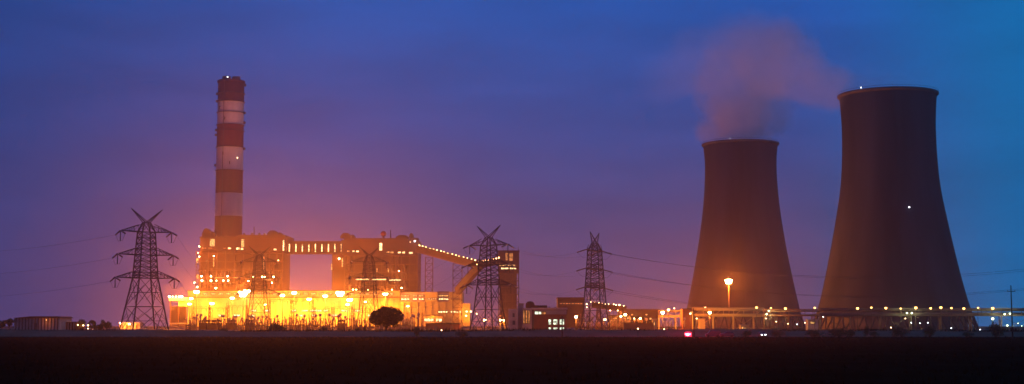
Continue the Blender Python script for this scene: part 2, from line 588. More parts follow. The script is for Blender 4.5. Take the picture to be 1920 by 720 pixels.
# ------------------------------------------------------------------ boiler houses
BY = 1350
bl = thing('boiler_house', gspot(450, BY), 'boiler house in front of the banded chimney with lit platforms', 'boiler house')
bo = bl.location
def part(name, mat, root, *boxes):
    b = MB(root.location)
    for x in boxes:
        b.pbox(*x)
    return b.build(name, M[mat], root)
def windows(root, rects, Y, mat, name='window'):
    for (a, b_, c, d) in rects:
        w = part(name, mat, root, (a, b_, c, d, Y - .25, Y + .1))
        part('window_frame', 'dark_steel', root, (a - .7, a, c - .7, d + .7, Y - .45, Y), (b_, b_ + .7, c - .7, d + .7, Y - .45, Y), (a, b_, c - .7, c, Y - .45, Y), (a, b_, d, d + .7, Y - .45, Y)).parent = w
        f = [o for o in w.children][0]
        f.matrix_parent_inverse = Matrix.Identity(4)
part('bunker_bay', 'clad', bl, (375, 534, 446, 470, BY, BY + 55))
part('core_casing', 'clad_dark', bl, (374, 529, 470.2, 608, BY + 8, BY + 54))
part('upper_casing', 'clad', bl, (377, 440, 474, 503, BY + 1.2, BY + 7.8), (446, 471, 476, 508, BY + 2.2, BY + 7.8))
part('parapet', 'clad_dark', bl, (447, 534.5, 440.5, 445.9, BY - .6, BY + 55))
part('roof_edge', 'clad_dark', bl, (374, 446.8, 443.5, 445.9, BY - .6, BY + 55))
def roof_plant(root, px, w, py0, py1, Y, mat='clad_dark'):
    """Rounded roof machinery: a tank lying along the depth with a hood at its side."""
    a = spot(px - w / 2, py1, Y); b_ = spot(px + w / 2, py0, Y)
    cxm = (a.x + b_.x) / 2; rx2 = (b_.x - a.x) / 2; h = b_.z - a.z
    pts = [(a.x, a.z), (b_.x, a.z)] + [(cxm + rx2 * math.cos(t_) * (1 - .12 * math.sin(3 * t_)), a.z + h * .35 + h * .65 * math.sin(t_)) for t_ in [math.pi * k / 8 for k in range(9)]]
    m = MB(root.location)
    m.prism(pts, Y, Y + 9)
    return m.build('roof_vent_hood', M[mat], root)
roof_plant(bl, 386.5, 16, 428, 443.4, BY + 4)
roof_plant(bl, 398, 9, 434, 443.4, BY + 12)
roof_plant(bl, 511, 20, 432, 440.4, BY + 5)
roof_plant(bl, 524, 9, 436, 440.4, BY + 9)
MB(bo).tube(spot(476.5, 440.6, BY + 14), spot(476.5, 425, BY + 14), .55, .4, 6).build('vent_pipe', M['clad'], bl)
roof_rng = random.Random(5)
for k in range(6):
    x = 455 + k * 14 + roof_rng.uniform(-3, 3)
    part('roof_fan', 'dark_steel', bl, (x, x + 3.2, 438 - roof_rng.uniform(0, 1.5), 440.45, BY + 16, BY + 19))
# columns, floors, rails of the open steel frame
for x in (374.5, 389, 405, 421, 438, 455, 472, 489, 504, 518, 528.5):
    part('column', 'frame', bl, (x - .9, x + .9, 470.3, 610, BY - .2, BY + 1.0))
for y in (474, 489.5, 505.5, 519.5, 530, 541, 553, 566):
    part('platform', 'frame', bl, (373, 529.5, y, y + 1.0, BY - 1.6, BY + 7.9))
    rl = MB(bo)
    a, b_ = spot(373, y, BY - 1.5), spot(529.5, y, BY - 1.5)
    for dz in (.55, 1.1):
        rl.beam(a + Vector((0, 0, dz)), b_ + Vector((0, 0, dz)), .08)
    for k in range(45):
        q = a.lerp(b_, k / 44)
        rl.beam(q, q + Vector((0, 0, 1.1)), .08)
    rl.build('railing', M['frame'], bl)
# bracing between columns
br_cols = [374.5, 389, 405, 421, 438, 455, 472, 489, 504, 518, 528.5]
for i, (ya, yb_) in ((0, (489.5, 519.5)), (2, (505.5, 530)), (5, (505.5, 541)), (8, (489.5, 519.5)), (9, (519.5, 553)), (1, (530, 553)), (6, (519.5, 541))):
    m = MB(bo)
    m.beam(spot(br_cols[i], ya, BY + .4), spot(br_cols[i + 1], yb_, BY + .4), .5).beam(spot(br_cols[i + 1], ya, BY + .9), spot(br_cols[i], yb_, BY + .9), .5)
    m.build('cross_brace', M['frame'], bl)
# ducts, pipes, bunkers within the frame
def vpipe(root, px, py0, py1, Y, r, mat='pipe', name='pipe'):
    a = spot(px, py0, Y); c = spot(px, py1, Y)
    return MB(root.location).tube((a.x, Y, a.z), (a.x, Y, c.z), r, r, 10).build(name, M[mat], root)
for (x, a, c, r) in ((383, 506, 600, 1.6), (397, 490, 600, 1.1), (413, 506, 600, 1.9), (430, 506, 600, 1.3), (447, 509, 600, 2.0), (463, 509, 600, 1.5), (497, 476, 600, 1.4), (511, 490, 600, 1.7), (523, 506, 600, 1.0)):
    vpipe(bl, x, a, c, BY + 4.6, r)
part('flue_duct', 'clad_dark', bl, (474.5, 493, 476, 505, BY - 3, BY + 7.8))
part('duct_leg', 'clad_dark', bl, (474.5, 478.5, 505.2, 545, BY - 2.6, BY + 3), (489, 493, 505.2, 545, BY - 2.6, BY + 3))
for (x, w) in ((381, 5), (400, 7), (424, 6), (450, 7), (507, 7)):
    m = MB(bo)
    a, b_ = spot(x, 543, BY + 3), spot(x + w, 553, BY + 3)
    m.prism([(a.x, a.z), (b_.x, a.z), (b_.x - w * .15, b_.z), (a.x + w * .15, b_.z)], BY + .5, BY + 6)
    m.build('coal_hopper', M['clad_dark'], bl)
# stair tower on the outer side
st = part('stair_tower', 'frame', bl, (366.5, 367.3, 470, 610, BY + 2, BY + 2.6), (372.5, 373.2, 470, 610, BY + 2, BY + 2.6), (366.5, 367.3, 470, 610, BY + 8, BY + 8.6), (372.5, 373.2, 470, 610, BY + 8, BY + 8.6))
for k in range(12):
    y = 474 + k * 11
    m = MB(bo)
    a, b_ = spot(366.5, y, BY + 2), spot(373, y + 11, BY + 2)
    if k % 2: a.z, b_.z = b_.z, a.z
    m.beam(a, b_, 1.2, .3)
    m.pbox(366.2, 373.4, y - .4, y + .2, BY + 1.8, BY + 8.8)
    m.build('stair_flight', M['frame'], bl)
windows(bl, [(393.5, 402.5, 448, 461.5), (452.5, 457.8, 448.5, 462.5)], BY, 'win_warm')
windows(bl, [(379, 382.5, 464.4, 466.2), (383.5, 386, 464.4, 466.2), (391, 397.5, 464.4, 466.2), (419, 423, 464.5, 466.2)], BY, 'win_dim')
windows(bl, [(427.5, 433, 464.2, 466.8), (443, 448.8, 464.2, 467.6), (451.8, 455.8, 464.8, 468.2), (513.5, 518.5, 466.3, 469)], BY, 'win_bright')
windows(bl, [(530.3, 532.6, 450.5, 469.5)], BY, 'win_bright')
windows(bl, [(493.5, 495.3, 481, 507)], BY - 1, 'win_warm')
windows(bl, [(399.8, 401.4, 484, 500)], BY + 1.2, 'win_warm')
windows(bl, [(404, 420, 519.9, 521.0), (438, 452, 519.9, 521.0), (474, 490, 519.9, 521.0), (496, 508, 524, 525.2)], BY - 1.8, 'win_warm', 'light_strip')
windows(bl, [(367.8, 371.8, 484, 493), (368, 372, 515, 522)], BY + 1.9, 'win_warm')

brh = thing('boiler_house', gspot(712, BY), 'boiler house at the upper end of the long sloping conveyor gallery', 'boiler house')
bo2 = brh.location
part('bunker_bay', 'clad', brh, (640, 783, 449.5, 478, BY, BY + 55))
part('core_casing', 'clad_dark', brh, (645, 783, 478.2, 608, BY + 6, BY + 54))
part('upper_casing', 'clad', brh, (664, 690, 480, 522, BY + 1.2, BY + 5.8), (699, 734, 480, 522, BY + 2.0, BY + 5.8))
part('side_bay', 'clad', brh, (622, 644.5, 476.5, 608, BY + 8, BY + 44))
part('roof_edge', 'clad_dark', brh, (645, 765, 446.5, 449.4, BY - .6, BY + 55))
part('lift_tower', 'clad_dark', brh, (768, 783.6, 446, 449.4, BY - .5, BY + 20))
roof_plant(brh, 648, 20, 436.5, 446.4, BY + 4)
roof_plant(brh, 661, 8, 440, 446.4, BY + 8)
roof_plant(brh, 754, 24, 440.5, 446.4, BY + 5)
roof_plant(brh, 771, 8, 437, 445.9, BY + 9)
m = MB(bo2)
p = spot(719, 438.5, BY + 6)
m.lathe([(.05, -4.5), (1.0, -4.4), (1.0, -2.6), (2.3, -1.7), (2.9, 0), (2.3, 1.8), (1.0, 2.7), (.05, 2.9)], 14, p)
m.build('ball_vent', M['red'], brh)
MB(bo2).tube(spot(732.5, 446.6, BY + 10), spot(732.5, 431, BY + 10), .7, .35, 6).build('vent_pipe', M['clad_dark'], brh)
for x in (645.5, 663, 681, 698, 715, 735, 752, 768, 782):
    part('column', 'frame', brh, (x - .9, x + .9, 478.3, 610, BY - .2, BY + 1.0))
for y in (479, 495, 510, 524, 534, 543.5, 555, 567):
    part('platform', 'frame', brh, (644, 783.5, y, y + 1.0, BY - 1.6, BY + 5.9))
    rl = MB(bo2)
    a, b_ = spot(644, y, BY - 1.5), spot(783.5, y, BY - 1.5)
    for dz in (.55, 1.1):
        rl.beam(a + Vector((0, 0, dz)), b_ + Vector((0, 0, dz)), .08)
    for k in range(40):
        q = a.lerp(b_, k / 39)
        rl.beam(q, q + Vector((0, 0, 1.1)), .08)
    rl.build('railing', M['frame'], brh)
part('end_wall', 'clad', brh, (768.6, 781, 479, 608, BY - .4, BY + 5.6))
br2 = [645.5, 663, 681, 698, 715, 735, 752, 768]
for i, (ya, yb_) in ((0, (495, 524)), (2, (524, 543.5)), (4, (495, 524)), (5, (524, 555)), (6, (510, 534)), (1, (534, 555))):
    m = MB(bo2)
    m.beam(spot(br2[i], ya, BY + .4), spot(br2[i + 1], yb_, BY + .4), .5).beam(spot(br2[i + 1], ya, BY + .9), spot(br2[i], yb_, BY + .9), .5)
    m.build('cross_brace', M['frame'], brh)
for (x, a, c, r) in ((654, 480, 600, 1.8), (672, 524, 600, 1.5), (691, 524, 600, 1.2), (706, 524, 600, 2.0), (725, 524, 600, 1.4), (744, 480, 600, 1.7), (760, 496, 600, 1.3)):
    vpipe(brh, x, a, c, BY + 3.8, r)
windows(brh, [(661, 664.8, 470, 472.4), (667.8, 672.8, 470, 472.6), (746, 751.4, 471.8, 474.6), (754.5, 759.2, 471.8, 474.8), (767, 773.5, 472.6, 475.6)], BY, 'win_bright')
windows(brh, [(724.5, 730, 471.8, 474), (732.5, 737.5, 471.5, 474.5), (651, 655, 470, 472)], BY, 'win_warm')
windows(brh, [(711.5, 716.5, 455.5, 469.5)], BY, 'win_bright')
windows(brh, [(620.8, 622.6, 495, 506), (641, 643, 484, 500)], BY + 7.5, 'win_warm')
windows(brh, [(667, 692, 523.0, 524.6), (698, 724, 523.2, 524.8), (730, 752, 524.2, 525.8)], BY - 1.8, 'win_bright', 'light_strip')
windows(brh, [(726.8, 729, 503, 511), (706, 707.6, 503, 510)], BY + 1.7, 'win_warm')
windows(brh, [(768.6, 769.8, 452, 455)], BY - .6, 'win_bright')

# gallery bridge between the boiler houses
gb = thing('gallery_bridge', gspot(588, BY + 10), 'enclosed gallery bridge with lit slit windows joining the two boiler houses', 'bridge')
part('gallery_wall', 'clad_dark', gb, (534.7, 639.6, 454, 474, BY + 12, BY + 22))
part('roof', 'clad', gb, (534.6, 639.7, 452, 453.9, BY + 11, BY + 23))
part('lower_truss', 'frame', gb, (534.6, 639.7, 474.1, 476, BY + 11, BY + 23))
for k in range(9):
    x = 542.5 + 12.2 * k
    windows(gb, [(x - .9, x + .9, 457.5, 472)], BY + 12, 'win_bright')
    part('pilaster', 'clad', gb, (x + 4.6, x + 6.2, 454.2, 473.8, BY + 11.4, BY + 11.95))

# ------------------------------------------------------------------ turbine hall
TY = 1282
th = thing('turbine_hall', gspot(600, TY), 'long cream turbine hall glowing in yellow floodlight below the boiler houses', 'turbine hall')
part('hall_wall', 'cream', th, (352, 750, 558, 612, TY, TY + 46))
part('clerestory', 'cream', th, (352, 750, 545.5, 557.8, TY + 6, TY + 40))
part('hall_roof', 'clad_dark', th, (351, 750, 544, 545.3, TY + 5, TY + 41))
for x in range(360, 750, 13):
    part('pilaster', 'cream', th, (x - .5, x + .5, 558.3, 611.8, TY - .5, TY - .05))
part('cornice', 'frame', th, (351.5, 750, 556.6, 558.1, TY - 1.2, TY + 5.8))
for k in range(26):
    x = 366 + k * 14.5
    windows(th, [(x, x + 8.5, 549, 552.5)], TY + 6, 'win_warm')
strip = [(548, 556), (566, 577), (581, 603), (606, 614), (470, 480), (495, 505), (640, 652), (664, 675), (700, 712)]
for (a, b_) in strip:
    windows(th, [(a, b_, 581.2, 583.6)], TY, 'win_bright')
for (a, b_) in ((562, 572), (585, 592), (470, 478), (438, 450), (410, 418), (690, 700), (620, 634)):
    windows(th, [(a, b_, 590, 593)], TY, 'win_bright')
# stepped control block at its end
cb = thing('control_block', gspot(815, TY - 6), 'stepped cream control block with dark louvred strip windows beside the turbine hall', 'building')
part('wall', 'cream', cb, (750.4, 867, 566, 612, TY - 6, TY + 36))
part('louvre_bay', 'mauve', cb, (751, 797.4, 548, 565.8, TY - 3, TY + 36))
part('stair_bay', 'cream', cb, (797.6, 820, 547.4, 565.8, TY - 6.2, TY + 36))
part('louvre_bay', 'mauve', cb, (820.2, 842, 548, 565.8, TY - 3, TY + 36))
part('end_bay', 'cream', cb, (842.2, 867, 547.4, 565.8, TY - 6.3, TY + 36))
part('annex', 'cream', cb, (867.3, 881, 569, 612, TY - 4, TY + 30))
part('roof_edge', 'clad_dark', cb, (750.6, 797.4, 546.6, 547.8, TY - 3.5, TY + 36), (820.3, 841.9, 546.6, 547.8, TY - 3.5, TY + 36))
for (a, b_) in ((752, 768), (774, 782), (785, 795), (822, 841)):
    for y in (553.2, 559.6):
        m_ = 'win_bright' if y > 555 else 'win_warm'
        n_ = max(2, int((b_ - a) / 4.4))
        w_ = (b_ - a) / n_
        for k in range(n_):
            windows(cb, [(a + k * w_ + .5, a + (k + 1) * w_ - .5, y, y + 2.4)], TY - 3, m_)
for k in range(9):
    windows(cb, [(821 + k * 4.9, 824.6 + k * 4.9, 583.6, 586)], TY - 6, 'win_bright' if k not in (4,) else 'win_dim')
for k in range(5):
    windows(cb, [(799 + k * 4.2, 801.8 + k * 4.2, 559.5, 561.5)], TY - 6.2, 'win_warm')
for k in range(4):
    windows(cb, [(846 + k * 4.6, 848.6 + k * 4.6, 559.5, 561.3)], TY - 6.3, 'win_dim')
for k in range(9):
    x = 756 + k * 13
    part('pilaster', 'cream', cb, (x, x + 1.2, 566.4, 611.6, TY - 6.6, TY - 6.05))
# canopy and open loading bay in front of the control block
lb = thing('loading_bay', gspot(810, TY - 30), 'open loading bay with bright strip lighting under a flat canopy', 'loading bay')
part('canopy', 'cream', lb, (790, 832, 590.5, 592.5, TY - 34, TY - 8))
for x in (791, 799, 808, 815.5, 823, 831):
    part('post', 'frame', lb, (x - .5, x + .5, 592.7, 612, TY - 33.5, TY - 32.8))
for (a, b_) in ((796, 801), (802, 807), (808.5, 813.5), (818, 822), (823.5, 828)):
    windows(lb, [(a, b_, 597.5, 602.5)], TY - 20, 'win_bright', 'light_panel')
part('back_wall', 'plaster', lb, (790, 832, 592.8, 612, TY - 19.5, TY - 18.5))
glow(spot(810, 596, TY - 28) - lb.location, lb, 4500, SODIUM, .5)
shed = thing('low_shed', gspot(832, 900), 'low red brown shed in front of the loading bay', 'shed')
part('wall', 'brick', shed, (798, 862, 608, 618, 900, 912))
m = MB(shed.location)
a, b_ = spot(796.5, 608, 899), spot(863.5, 606, 899)
m.prism([(a.x, a.z), (b_.x, a.z), (b_.x - .6, b_.z), ((a.x + b_.x) / 2, b_.z + .5), (a.x + .6, b_.z)], 899, 913)
m.build('roof', M['clad_dark'], shed)
part('door', 'dark_steel', shed, (815, 820, 611.5, 617.5, 899.7, 899.95))
part('door', 'dark_steel', shed, (845, 850, 611.5, 617.5, 899.7, 899.95))

# side structure: canopy with lights at the outer end of the hall
sc_ = thing('ash_handling_shed', gspot(335, TY - 20), 'tall open shed with a row of lights along its top beside the switchyard', 'shed')
part('roof', 'cream', sc_, (317, 350, 557.5, 564, TY - 22, TY + 20))
part('upper_wall', 'cream', sc_, (334.5, 350, 564.2, 574, TY - 20, TY + 18))
part('lower_roof', 'cream', sc_, (318, 350, 605.5, 607, TY - 24, TY + 18))
part('back_wall', 'clad', sc_, (319, 350, 574.2, 605.3, TY + 12, TY + 14))
for x in (319, 334, 349):
    part('column', 'frame', sc_, (x - .8, x + .8, 564.2 if x < 330 else 574.2, 612, TY - 19.5, TY - 18))
part('wall', 'plaster', sc_, (320, 348, 607.2, 612, TY - 14, TY + 10))

# ------------------------------------------------------------------ conveyors and transfer tower
def gallery(name, p, q, w, h, label, cat, nlamp, lamp_r, root_loc, win_step=None, lamp_side=1.0, lamp_mat='sod_small', wall='clad_dark'):
    t = thing(name, root_loc, label, cat)
    p, q = Vector(p), Vector(q)
    MB(root_loc).beam(p, q, w, h).build('gallery_wall', M[wall], t)
    d = (q - p).normalized()
    up = Vector((0, 0, 1)) - d * d.z
    up.normalize()
    MB(root_loc).beam(p + up * (h * .5 + .25), q + up * (h * .5 + .25), w + .6, .4).build('roof', M['clad'], t)
    MB(root_loc).beam(p - up * (h * .5 + .4), q - up * (h * .5 + .4), w * .8, .7).build('girder', M['frame'], t)
    n = int((q - p).length / 5)
    for k in range(n + 1):
        c = p.lerp(q, k / n) + Vector((0, -w / 2 - .12, 0))
        MB(root_loc).beam(c - up * h * .5, c + up * h * .5, .25, .25).build('rib', M['frame'], t)
    for k in range(nlamp):
        u = (k + .5) / nlamp
        c = p.lerp(q, u) + up * (h * .5 * lamp_side + .5 * lamp_side) + Vector((0, -w / 2 - .7, 0)) + Vector((random.uniform(-.6, .6), 0, random.uniform(-.3, .3)))
        lens('gallery_lamp', M[lamp_mat], lamp_r * random.uniform(.7, 1.15), c - Vector(root_loc), t)
    return t
GY = 1335
gal = gallery('conveyor_gallery', spot(784, 466, GY), spot(902, 498, 1215), 5, 5.6, 'long sloping conveyor gallery dotted with lights leaving the boiler house', 'conveyor', 17, .42, gspot(840, 1275))
for k in range(3):
    pt = gal.location
    c = spot(786 + k * 6, 464 + k * 1.6, GY - 4 - k * 6)
    MB(pt).box(c.x - .5, c.x + .5, c.y - .3, c.y + .3, c.z - 3, c.z + 3).build('window', M['win_bright'], gal)
glow(spot(830, 470, 1275) - gal.location, gal, 500, SODIUM, .4)
gal2 = gallery('conveyor_gallery', spot(898, 500, 1212), spot(858, 546, 1250), 5, 5.2, 'steep lit conveyor gallery dropping behind the control block', 'conveyor', 14, .5, gspot(880, 1230))
gal3 = gallery('conveyor_gallery', spot(896, 497, 1209), spot(938, 489, 1206), 4.5, 4.5, 'short conveyor gallery rising into the top of the transfer tower', 'conveyor', 9, .5, gspot(917, 1208))
def lattice_trestle(px0, px1, py_top, Y, label):
    t = thing('trestle', gspot((px0 + px1) / 2, Y), label, 'trestle')
    m_ = (py_top + 611) / 2
    x0, x1 = spot(px0, m_, Y).x, spot(px1, m_, Y).x
    zt = spot(px0, py_top, Y).z
    o = t.location
    for x in (x0, x1):
        for y in (Y, Y + 5):
            MB(o).beam((x, y, 0), (x, y, zt), .45).build('leg', M['frame'], t)
    n = max(3, int(zt / 6))
    b = MB(o)
    for k in range(n):
        za, zb_ = zt * k / n, zt * (k + 1) / n
        for y in (Y, Y + 5):
            b.beam((x0, y, za), (x1, y, zb_), .2).beam((x1, y, za), (x0, y, zb_), .2).beam((x0, y, zb_), (x1, y, zb_), .22)
    tag(b.build('bracing', M['frame'], t), kind='stuff')
    return t
lattice_trestle(797, 811, 482, 1312, 'slender steel trestle under the upper end of the sloping conveyor')
lattice_trestle(849, 866, 494, 1262, 'slender steel trestle under the middle of the sloping conveyor')
# transfer tower
TTY = 1205
tt = thing('transfer_tower', gspot(953, TTY), 'tall brown conveyor transfer tower with lit strip windows near its top', 'tower')
part('head_house', 'clad_dark', tt, (934, 973.5, 471, 512, TTY, TTY + 16))
part('roof', 'clad', tt, (933, 974.5, 469.4, 470.9, TTY - .8, TTY + 17))
part('core', 'clad_dark', tt, (937, 969, 512.2, 611, TTY + 5, TTY + 14))
for x in (935, 948, 961, 972.5):
    for (y0) in (TTY, TTY + 15):
        part('leg', 'frame', tt, (x - .8, x + .8, 512.2, 612, y0, y0 + .8))
for k in range(7):
    y = 525 + k * 13
    part('floor_beam', 'frame', tt, (934.5, 973, y, y + 1, TTY - .2, TTY + 15.9))
    b = MB(tt.location)
    for (xa, xb) in ((935, 948), (948, 961), (961, 972.5)):
        b.beam(spot(xa, y - 12.5, TTY + .3), spot(xb, y - .2, TTY + .3), .3).beam(spot(xb, y - 12.5, TTY + .6), spot(xa, y - .2, TTY + .6), .3)
    b.build('cross_brace', M['frame'], tt)
windows(tt, [(948, 952.5, 474, 488), (955, 961.5, 475, 489)], TTY, 'win_dim')
windows(tt, [(936 + k * 5.2, 940.2 + k * 5.2, 496, 498.4) for k in range(6)], TTY, 'win_warm')
windows(tt, [(940 + k * 4.7, 944 + k * 4.7, 502, 504.4) for k in range(6)], TTY, 'win_bright')
MB(tt.location).tube(spot(972, 469.5, TTY + 6), spot(972, 462, TTY + 6), .25, .15, 5).build('aerial', M['dark_steel'], tt)

# ------------------------------------------------------------------ lattice pylons
def pylon(px, Y, rz, label, base=5.9, sc=1.0, th=.98):
    t = thing('pylon', gspot(px, Y), label, 'pylon', 'transmission pylons', rz)
    lv = [(0, base), (9.8, base * .75), (19.6, 3.3), (23.5, 3.05), (27.6, 2.8), (31.6, 2.55), (35.6, 2.3), (38.9, 1.0)]
    lv = [(z * sc, a * sc) for z, a in lv]
    mt = M['steel']
    for sx, sy in ((1, 1), (1, -1), (-1, 1), (-1, -1)):
        b = MB()
        for (z0, a0), (z1, a1) in zip(lv, lv[1:]):
            b.beam((sx * a0, sy * a0, z0), (sx * a1, sy * a1, z1), .36 * sc * th)
        b.build('leg', mt, t)
    def X(b, c0, c1, c2, c3, w):
        b.beam(c0, c3, w).beam(c1, c2, w)
    b = MB()
    segs = []
    for (z0, a0), (z1, a1) in zip(lv, lv[1:]):
        n = 1 if z0 < 19 * sc else 2 if z1 < 36 * sc else 1
        for k in range(n):
            u, w = k / n, (k + 1) / n
            segs.append((z0 + (z1 - z0) * u, a0 + (a1 - a0) * u, z0 + (z1 - z0) * w, a0 + (a1 - a0) * w))
    for (z0, a0, z1, a1) in segs:
        for f in range(4):
            c, s_ = [(1, 0), (0, 1), (-1, 0), (0, -1)][f]
            def P_(u, a, z):
                x, y = a, u * a
                return (x * c - y * s_, x * s_ + y * c, z)
            X(b, P_(-1, a0, z0), P_(1, a0, z0), P_(-1, a1, z1), P_(1, a1, z1), .17 * sc * th)
            b.beam(P_(-1, a1, z1), P_(1, a1, z1), .17 * sc * th)
            if a0 > 3.2 * sc:      # secondary struts in the wide lower panels
                zm, am = (z0 + z1) / 2, (a0 + a1) / 2
                b.beam(P_(-1, am, zm), P_(0, am, zm), .13 * sc * th).beam(P_(1, am, zm), P_(0, am, zm), .13 * sc * th)
                zq, aq = z0 + (z1 - z0) * .25, a0 + (a1 - a0) * .25
                b.beam(P_(-1, am, zm), P_(-.5, aq, zq), .12 * sc * th).beam(P_(1, am, zm), P_(.5, aq, zq), .12 * sc * th)
                zq, aq = z0 + (z1 - z0) * .75, a0 + (a1 - a0) * .75
                b.beam(P_(-1, am, zm), P_(-.5, aq, zq), .12 * sc * th).beam(P_(1, am, zm), P_(.5, aq, zq), .12 * sc * th)
    tag(b.build('bracing', mt, t), kind='stuff')
    tips = []
    for (z, a, ln) in ((19.6, 3.3, 10.6), (27.6, 2.8, 10.0), (35.6, 2.3, 9.2)):
        z, a, ln = z * sc, a * sc, ln * sc
        for sx in (-1, 1):
            b = MB()
            tip = Vector((sx * ln, 0, z + .2 * sc))
            for sy in (-1, 1):
                b.beam((sx * a, sy * a, z), tip, .26 * sc * th)
                b.beam((sx * a * .9, sy * a * .9, z + 2.6 * sc), tip, .2 * sc * th)
                prev = None
                for k in range(1, 5):
                    u = k / 5
                    lo = Vector((sx * a, sy * a, z)).lerp(tip, u)
                    hi = Vector((sx * a * .9, sy * a * .9, z + 2.6 * sc)).lerp(tip, u)
                    b.beam(lo, hi, .1 * sc * th)
                    if prev is not None:
                        b.beam(prev, lo, .1 * sc * th)
                    prev = hi
            for k in range(1, 5):
                u = k / 5
                b.beam(Vector((sx * a, -a, z)).lerp(tip, u), Vector((sx * a, a, z)).lerp(tip, u), .1 * sc * th)
            arm = b.build('crossarm', mt, t)
            for sy in (-1, 1):
                e = tip + Vector((0, sy * 4.6 * sc, -1.3 * sc))
                MB().tube(tip, e, .26 * sc, .26 * sc, 6).build('insulator', M['porcelain'], arm)
                tips.append((sx, sy, z, e))
            j = MB()
            pts = [tip + Vector((0, -4.6 * sc, -1.3 * sc)), tip + Vector((0, -2, -3.6 * sc)), tip + Vector((0, 2, -3.6 * sc)), tip + Vector((0, 4.6 * sc, -1.3 * sc))]
            for u, v in zip(pts, pts[1:]):
                j.beam(u, v, .07)
            j.tube(tip, tip + Vector((0, 0, -3.6 * sc)), .17 * sc, .17 * sc, 5)
            j.build('jumper', M['dark_steel'], arm)
    for sx in (-1, 1):
        b = MB()
        tip = Vector((sx * 5.6 * sc, 0, 43.6 * sc))
        for sy in (-1, 1):
            for (ax, az) in ((1.0, 38.9), (-.2, 38.9)):
                b.beam((sx * ax * sc, sy * 1.0 * sc, az * sc), tip, .2 * sc * th)
        for k in range(1, 5):
            u = k / 5
            lo = Vector((sx * 1.0 * sc, 0, 38.9 * sc)).lerp(tip, u)
            hi = Vector((-sx * .2 * sc, 0, 38.9 * sc)).lerp(tip, u)
            b.beam(lo, hi, .12 * sc * th)
        b.build('earth_peak', mt, t)
    mw = Matrix.Translation(t.location) @ Matrix.Rotation(rz, 4, 'Z')
    return t, {(sx, sy, round(z / sc, 1)): mw @ e for sx, sy, z, e in tips}
pyA, tA = pylon(270, 480, R(36), 'steel lattice pylon standing clear of the plant with long crossarms', base=6.6)
pyB, tB = pylon(916, 560, R(-32), 'steel lattice pylon in front of the conveyor transfer tower', base=5.6)
pyC, tC = pylon(1116, 600, R(66), 'narrow looking steel lattice pylon seen end on beside the brick office', base=5.2)
pyD, tD = pylon(691, 705, R(20), 'steel lattice pylon behind the round tree, against the glowing boiler house', base=5.6, th=.75)
pyE, tE = pylon(484, 705, R(24), 'steel lattice pylon in the glare of the brightest floodlight', base=5.6, th=.75)

def wire(name, p, q, sag, label, r=.028, cat='power line', n=20):
    p, q = Vector(p), Vector(q)
    mid = (p + q) / 2
    b = MB(mid)
    prev = None
    for k in range(n + 1):
        u = k / n
        c = p.lerp(q, u)
        c.z -= sag * 4 * u * (1 - u)
        if prev is not None:
            b.tube(prev, c, r, r, 4)
        prev = c
    o = b.build(name, M['dark_steel'])
    o.location = mid
    return tag(o, label, cat, 'overhead conductors')
ARM = {35.6: 'upper', 27.6: 'middle', 19.6: 'lower'}
for z, w in ARM.items():
    for sx, sd in ((-1, 'near'), (1, 'far')):
        # the end on pylon: its crossarms point along the view
        wire('power_line', tB[(1, 1 if sx > 0 else -1, z)], tC[(sx, 1, z)], 2.6, '%s %s side conductor from the transfer tower pylon to the end on pylon' % (w, sd))
        e = tC[(sx, -1, z)]
        wire('power_line', e, Vector((e.x + 235, e.y - 15 + sx * 4, e.z + 1)), 11.5, '%s %s side conductor sagging from the end on pylon past the cooling towers' % (w, sd), r=.045)
    a = tA[(-1, 1, z)]
    wire('power_line', a, Vector((a.x - 150, a.y + 30, a.z + 2)), 7, '%s conductor running from the pylon standing clear towards the dark fields' % w)
    wire('power_line', tA[(1, -1, z)], tE[(-1, 1, z)], 9, '%s conductor from the pylon standing clear into the floodlit switchyard' % w)
    wire('power_line', tB[(-1, -1, z)], tD[(1, 1, z)], 7, '%s conductor from the transfer tower pylon to the pylon behind the tree' % w)

# ------------------------------------------------------------------ switchyard
def lattice_column(b, x, y, h, a0=.9, a1=.45, n=6, w=.16):
    for sx, sy in ((1, 1), (1, -1), (-1, 1), (-1, -1)):
        b.beam((x + sx * a0, y + sy * a0, 0), (x + sx * a1, y + sy * a1, h), w)
    for k in range(n):
        u0, u1 = k / n, (k + 1) / n
        c0, c1 = a0 + (a1 - a0) * u0, a0 + (a1 - a0) * u1
        for sy in (-1, 1):
            b.beam((x - c0, y + sy * c0, h * u0), (x + c1, y + sy * c1, h * u1), w * .6).beam((x + c0, y + sy * c0, h * u0), (x - c1, y + sy * c1, h * u1), w * .6)
def gantry(px0, px1, Y, h, label):
    xa, xb = gspot(px0, Y).x, gspot(px1, Y).x
    t = thing('switchyard_gantry', ((xa + xb) / 2, Y, 0), label, 'gantry', 'switchyard gantries')
    o = t.location
    for x in (xa, xb):
        b = MB()
        lattice_column(b, x - o.x, 0, h)
        b.beam((x - o.x, 0, h), (x - o.x, 0, h + 3), .18)
        b.build('column', M['frame'], t)
    b = MB()
    ha, hb = xa - o.x, xb - o.x
    for dy in (-.6, .6):
        for dz in (0, 1.2):
            b.beam((ha, dy, h - 1.2 + dz), (hb, dy, h - 1.2 + dz), .15)
    n = max(4, int((xb - xa) / 2))
    for k in range(n):
        u, w = ha + (hb - ha) * k / n, ha + (hb - ha) * (k + 1) / n
        za, zb_ = (h - 1.2, h) if k % 2 else (h, h - 1.2)
        b.beam((u, -.6, za), (w, -.6, zb_), .1)
    beam = b.build('beam', M['frame'], t)
    for k in range(3):
        x = ha + (hb - ha) * (k + .5) / 3
        MB().tube((x, -.7, h - 1.2), (x, -.7, h - 3.6), .16, .16, 6).build('insulator', M['porcelain'], beam)
    return t
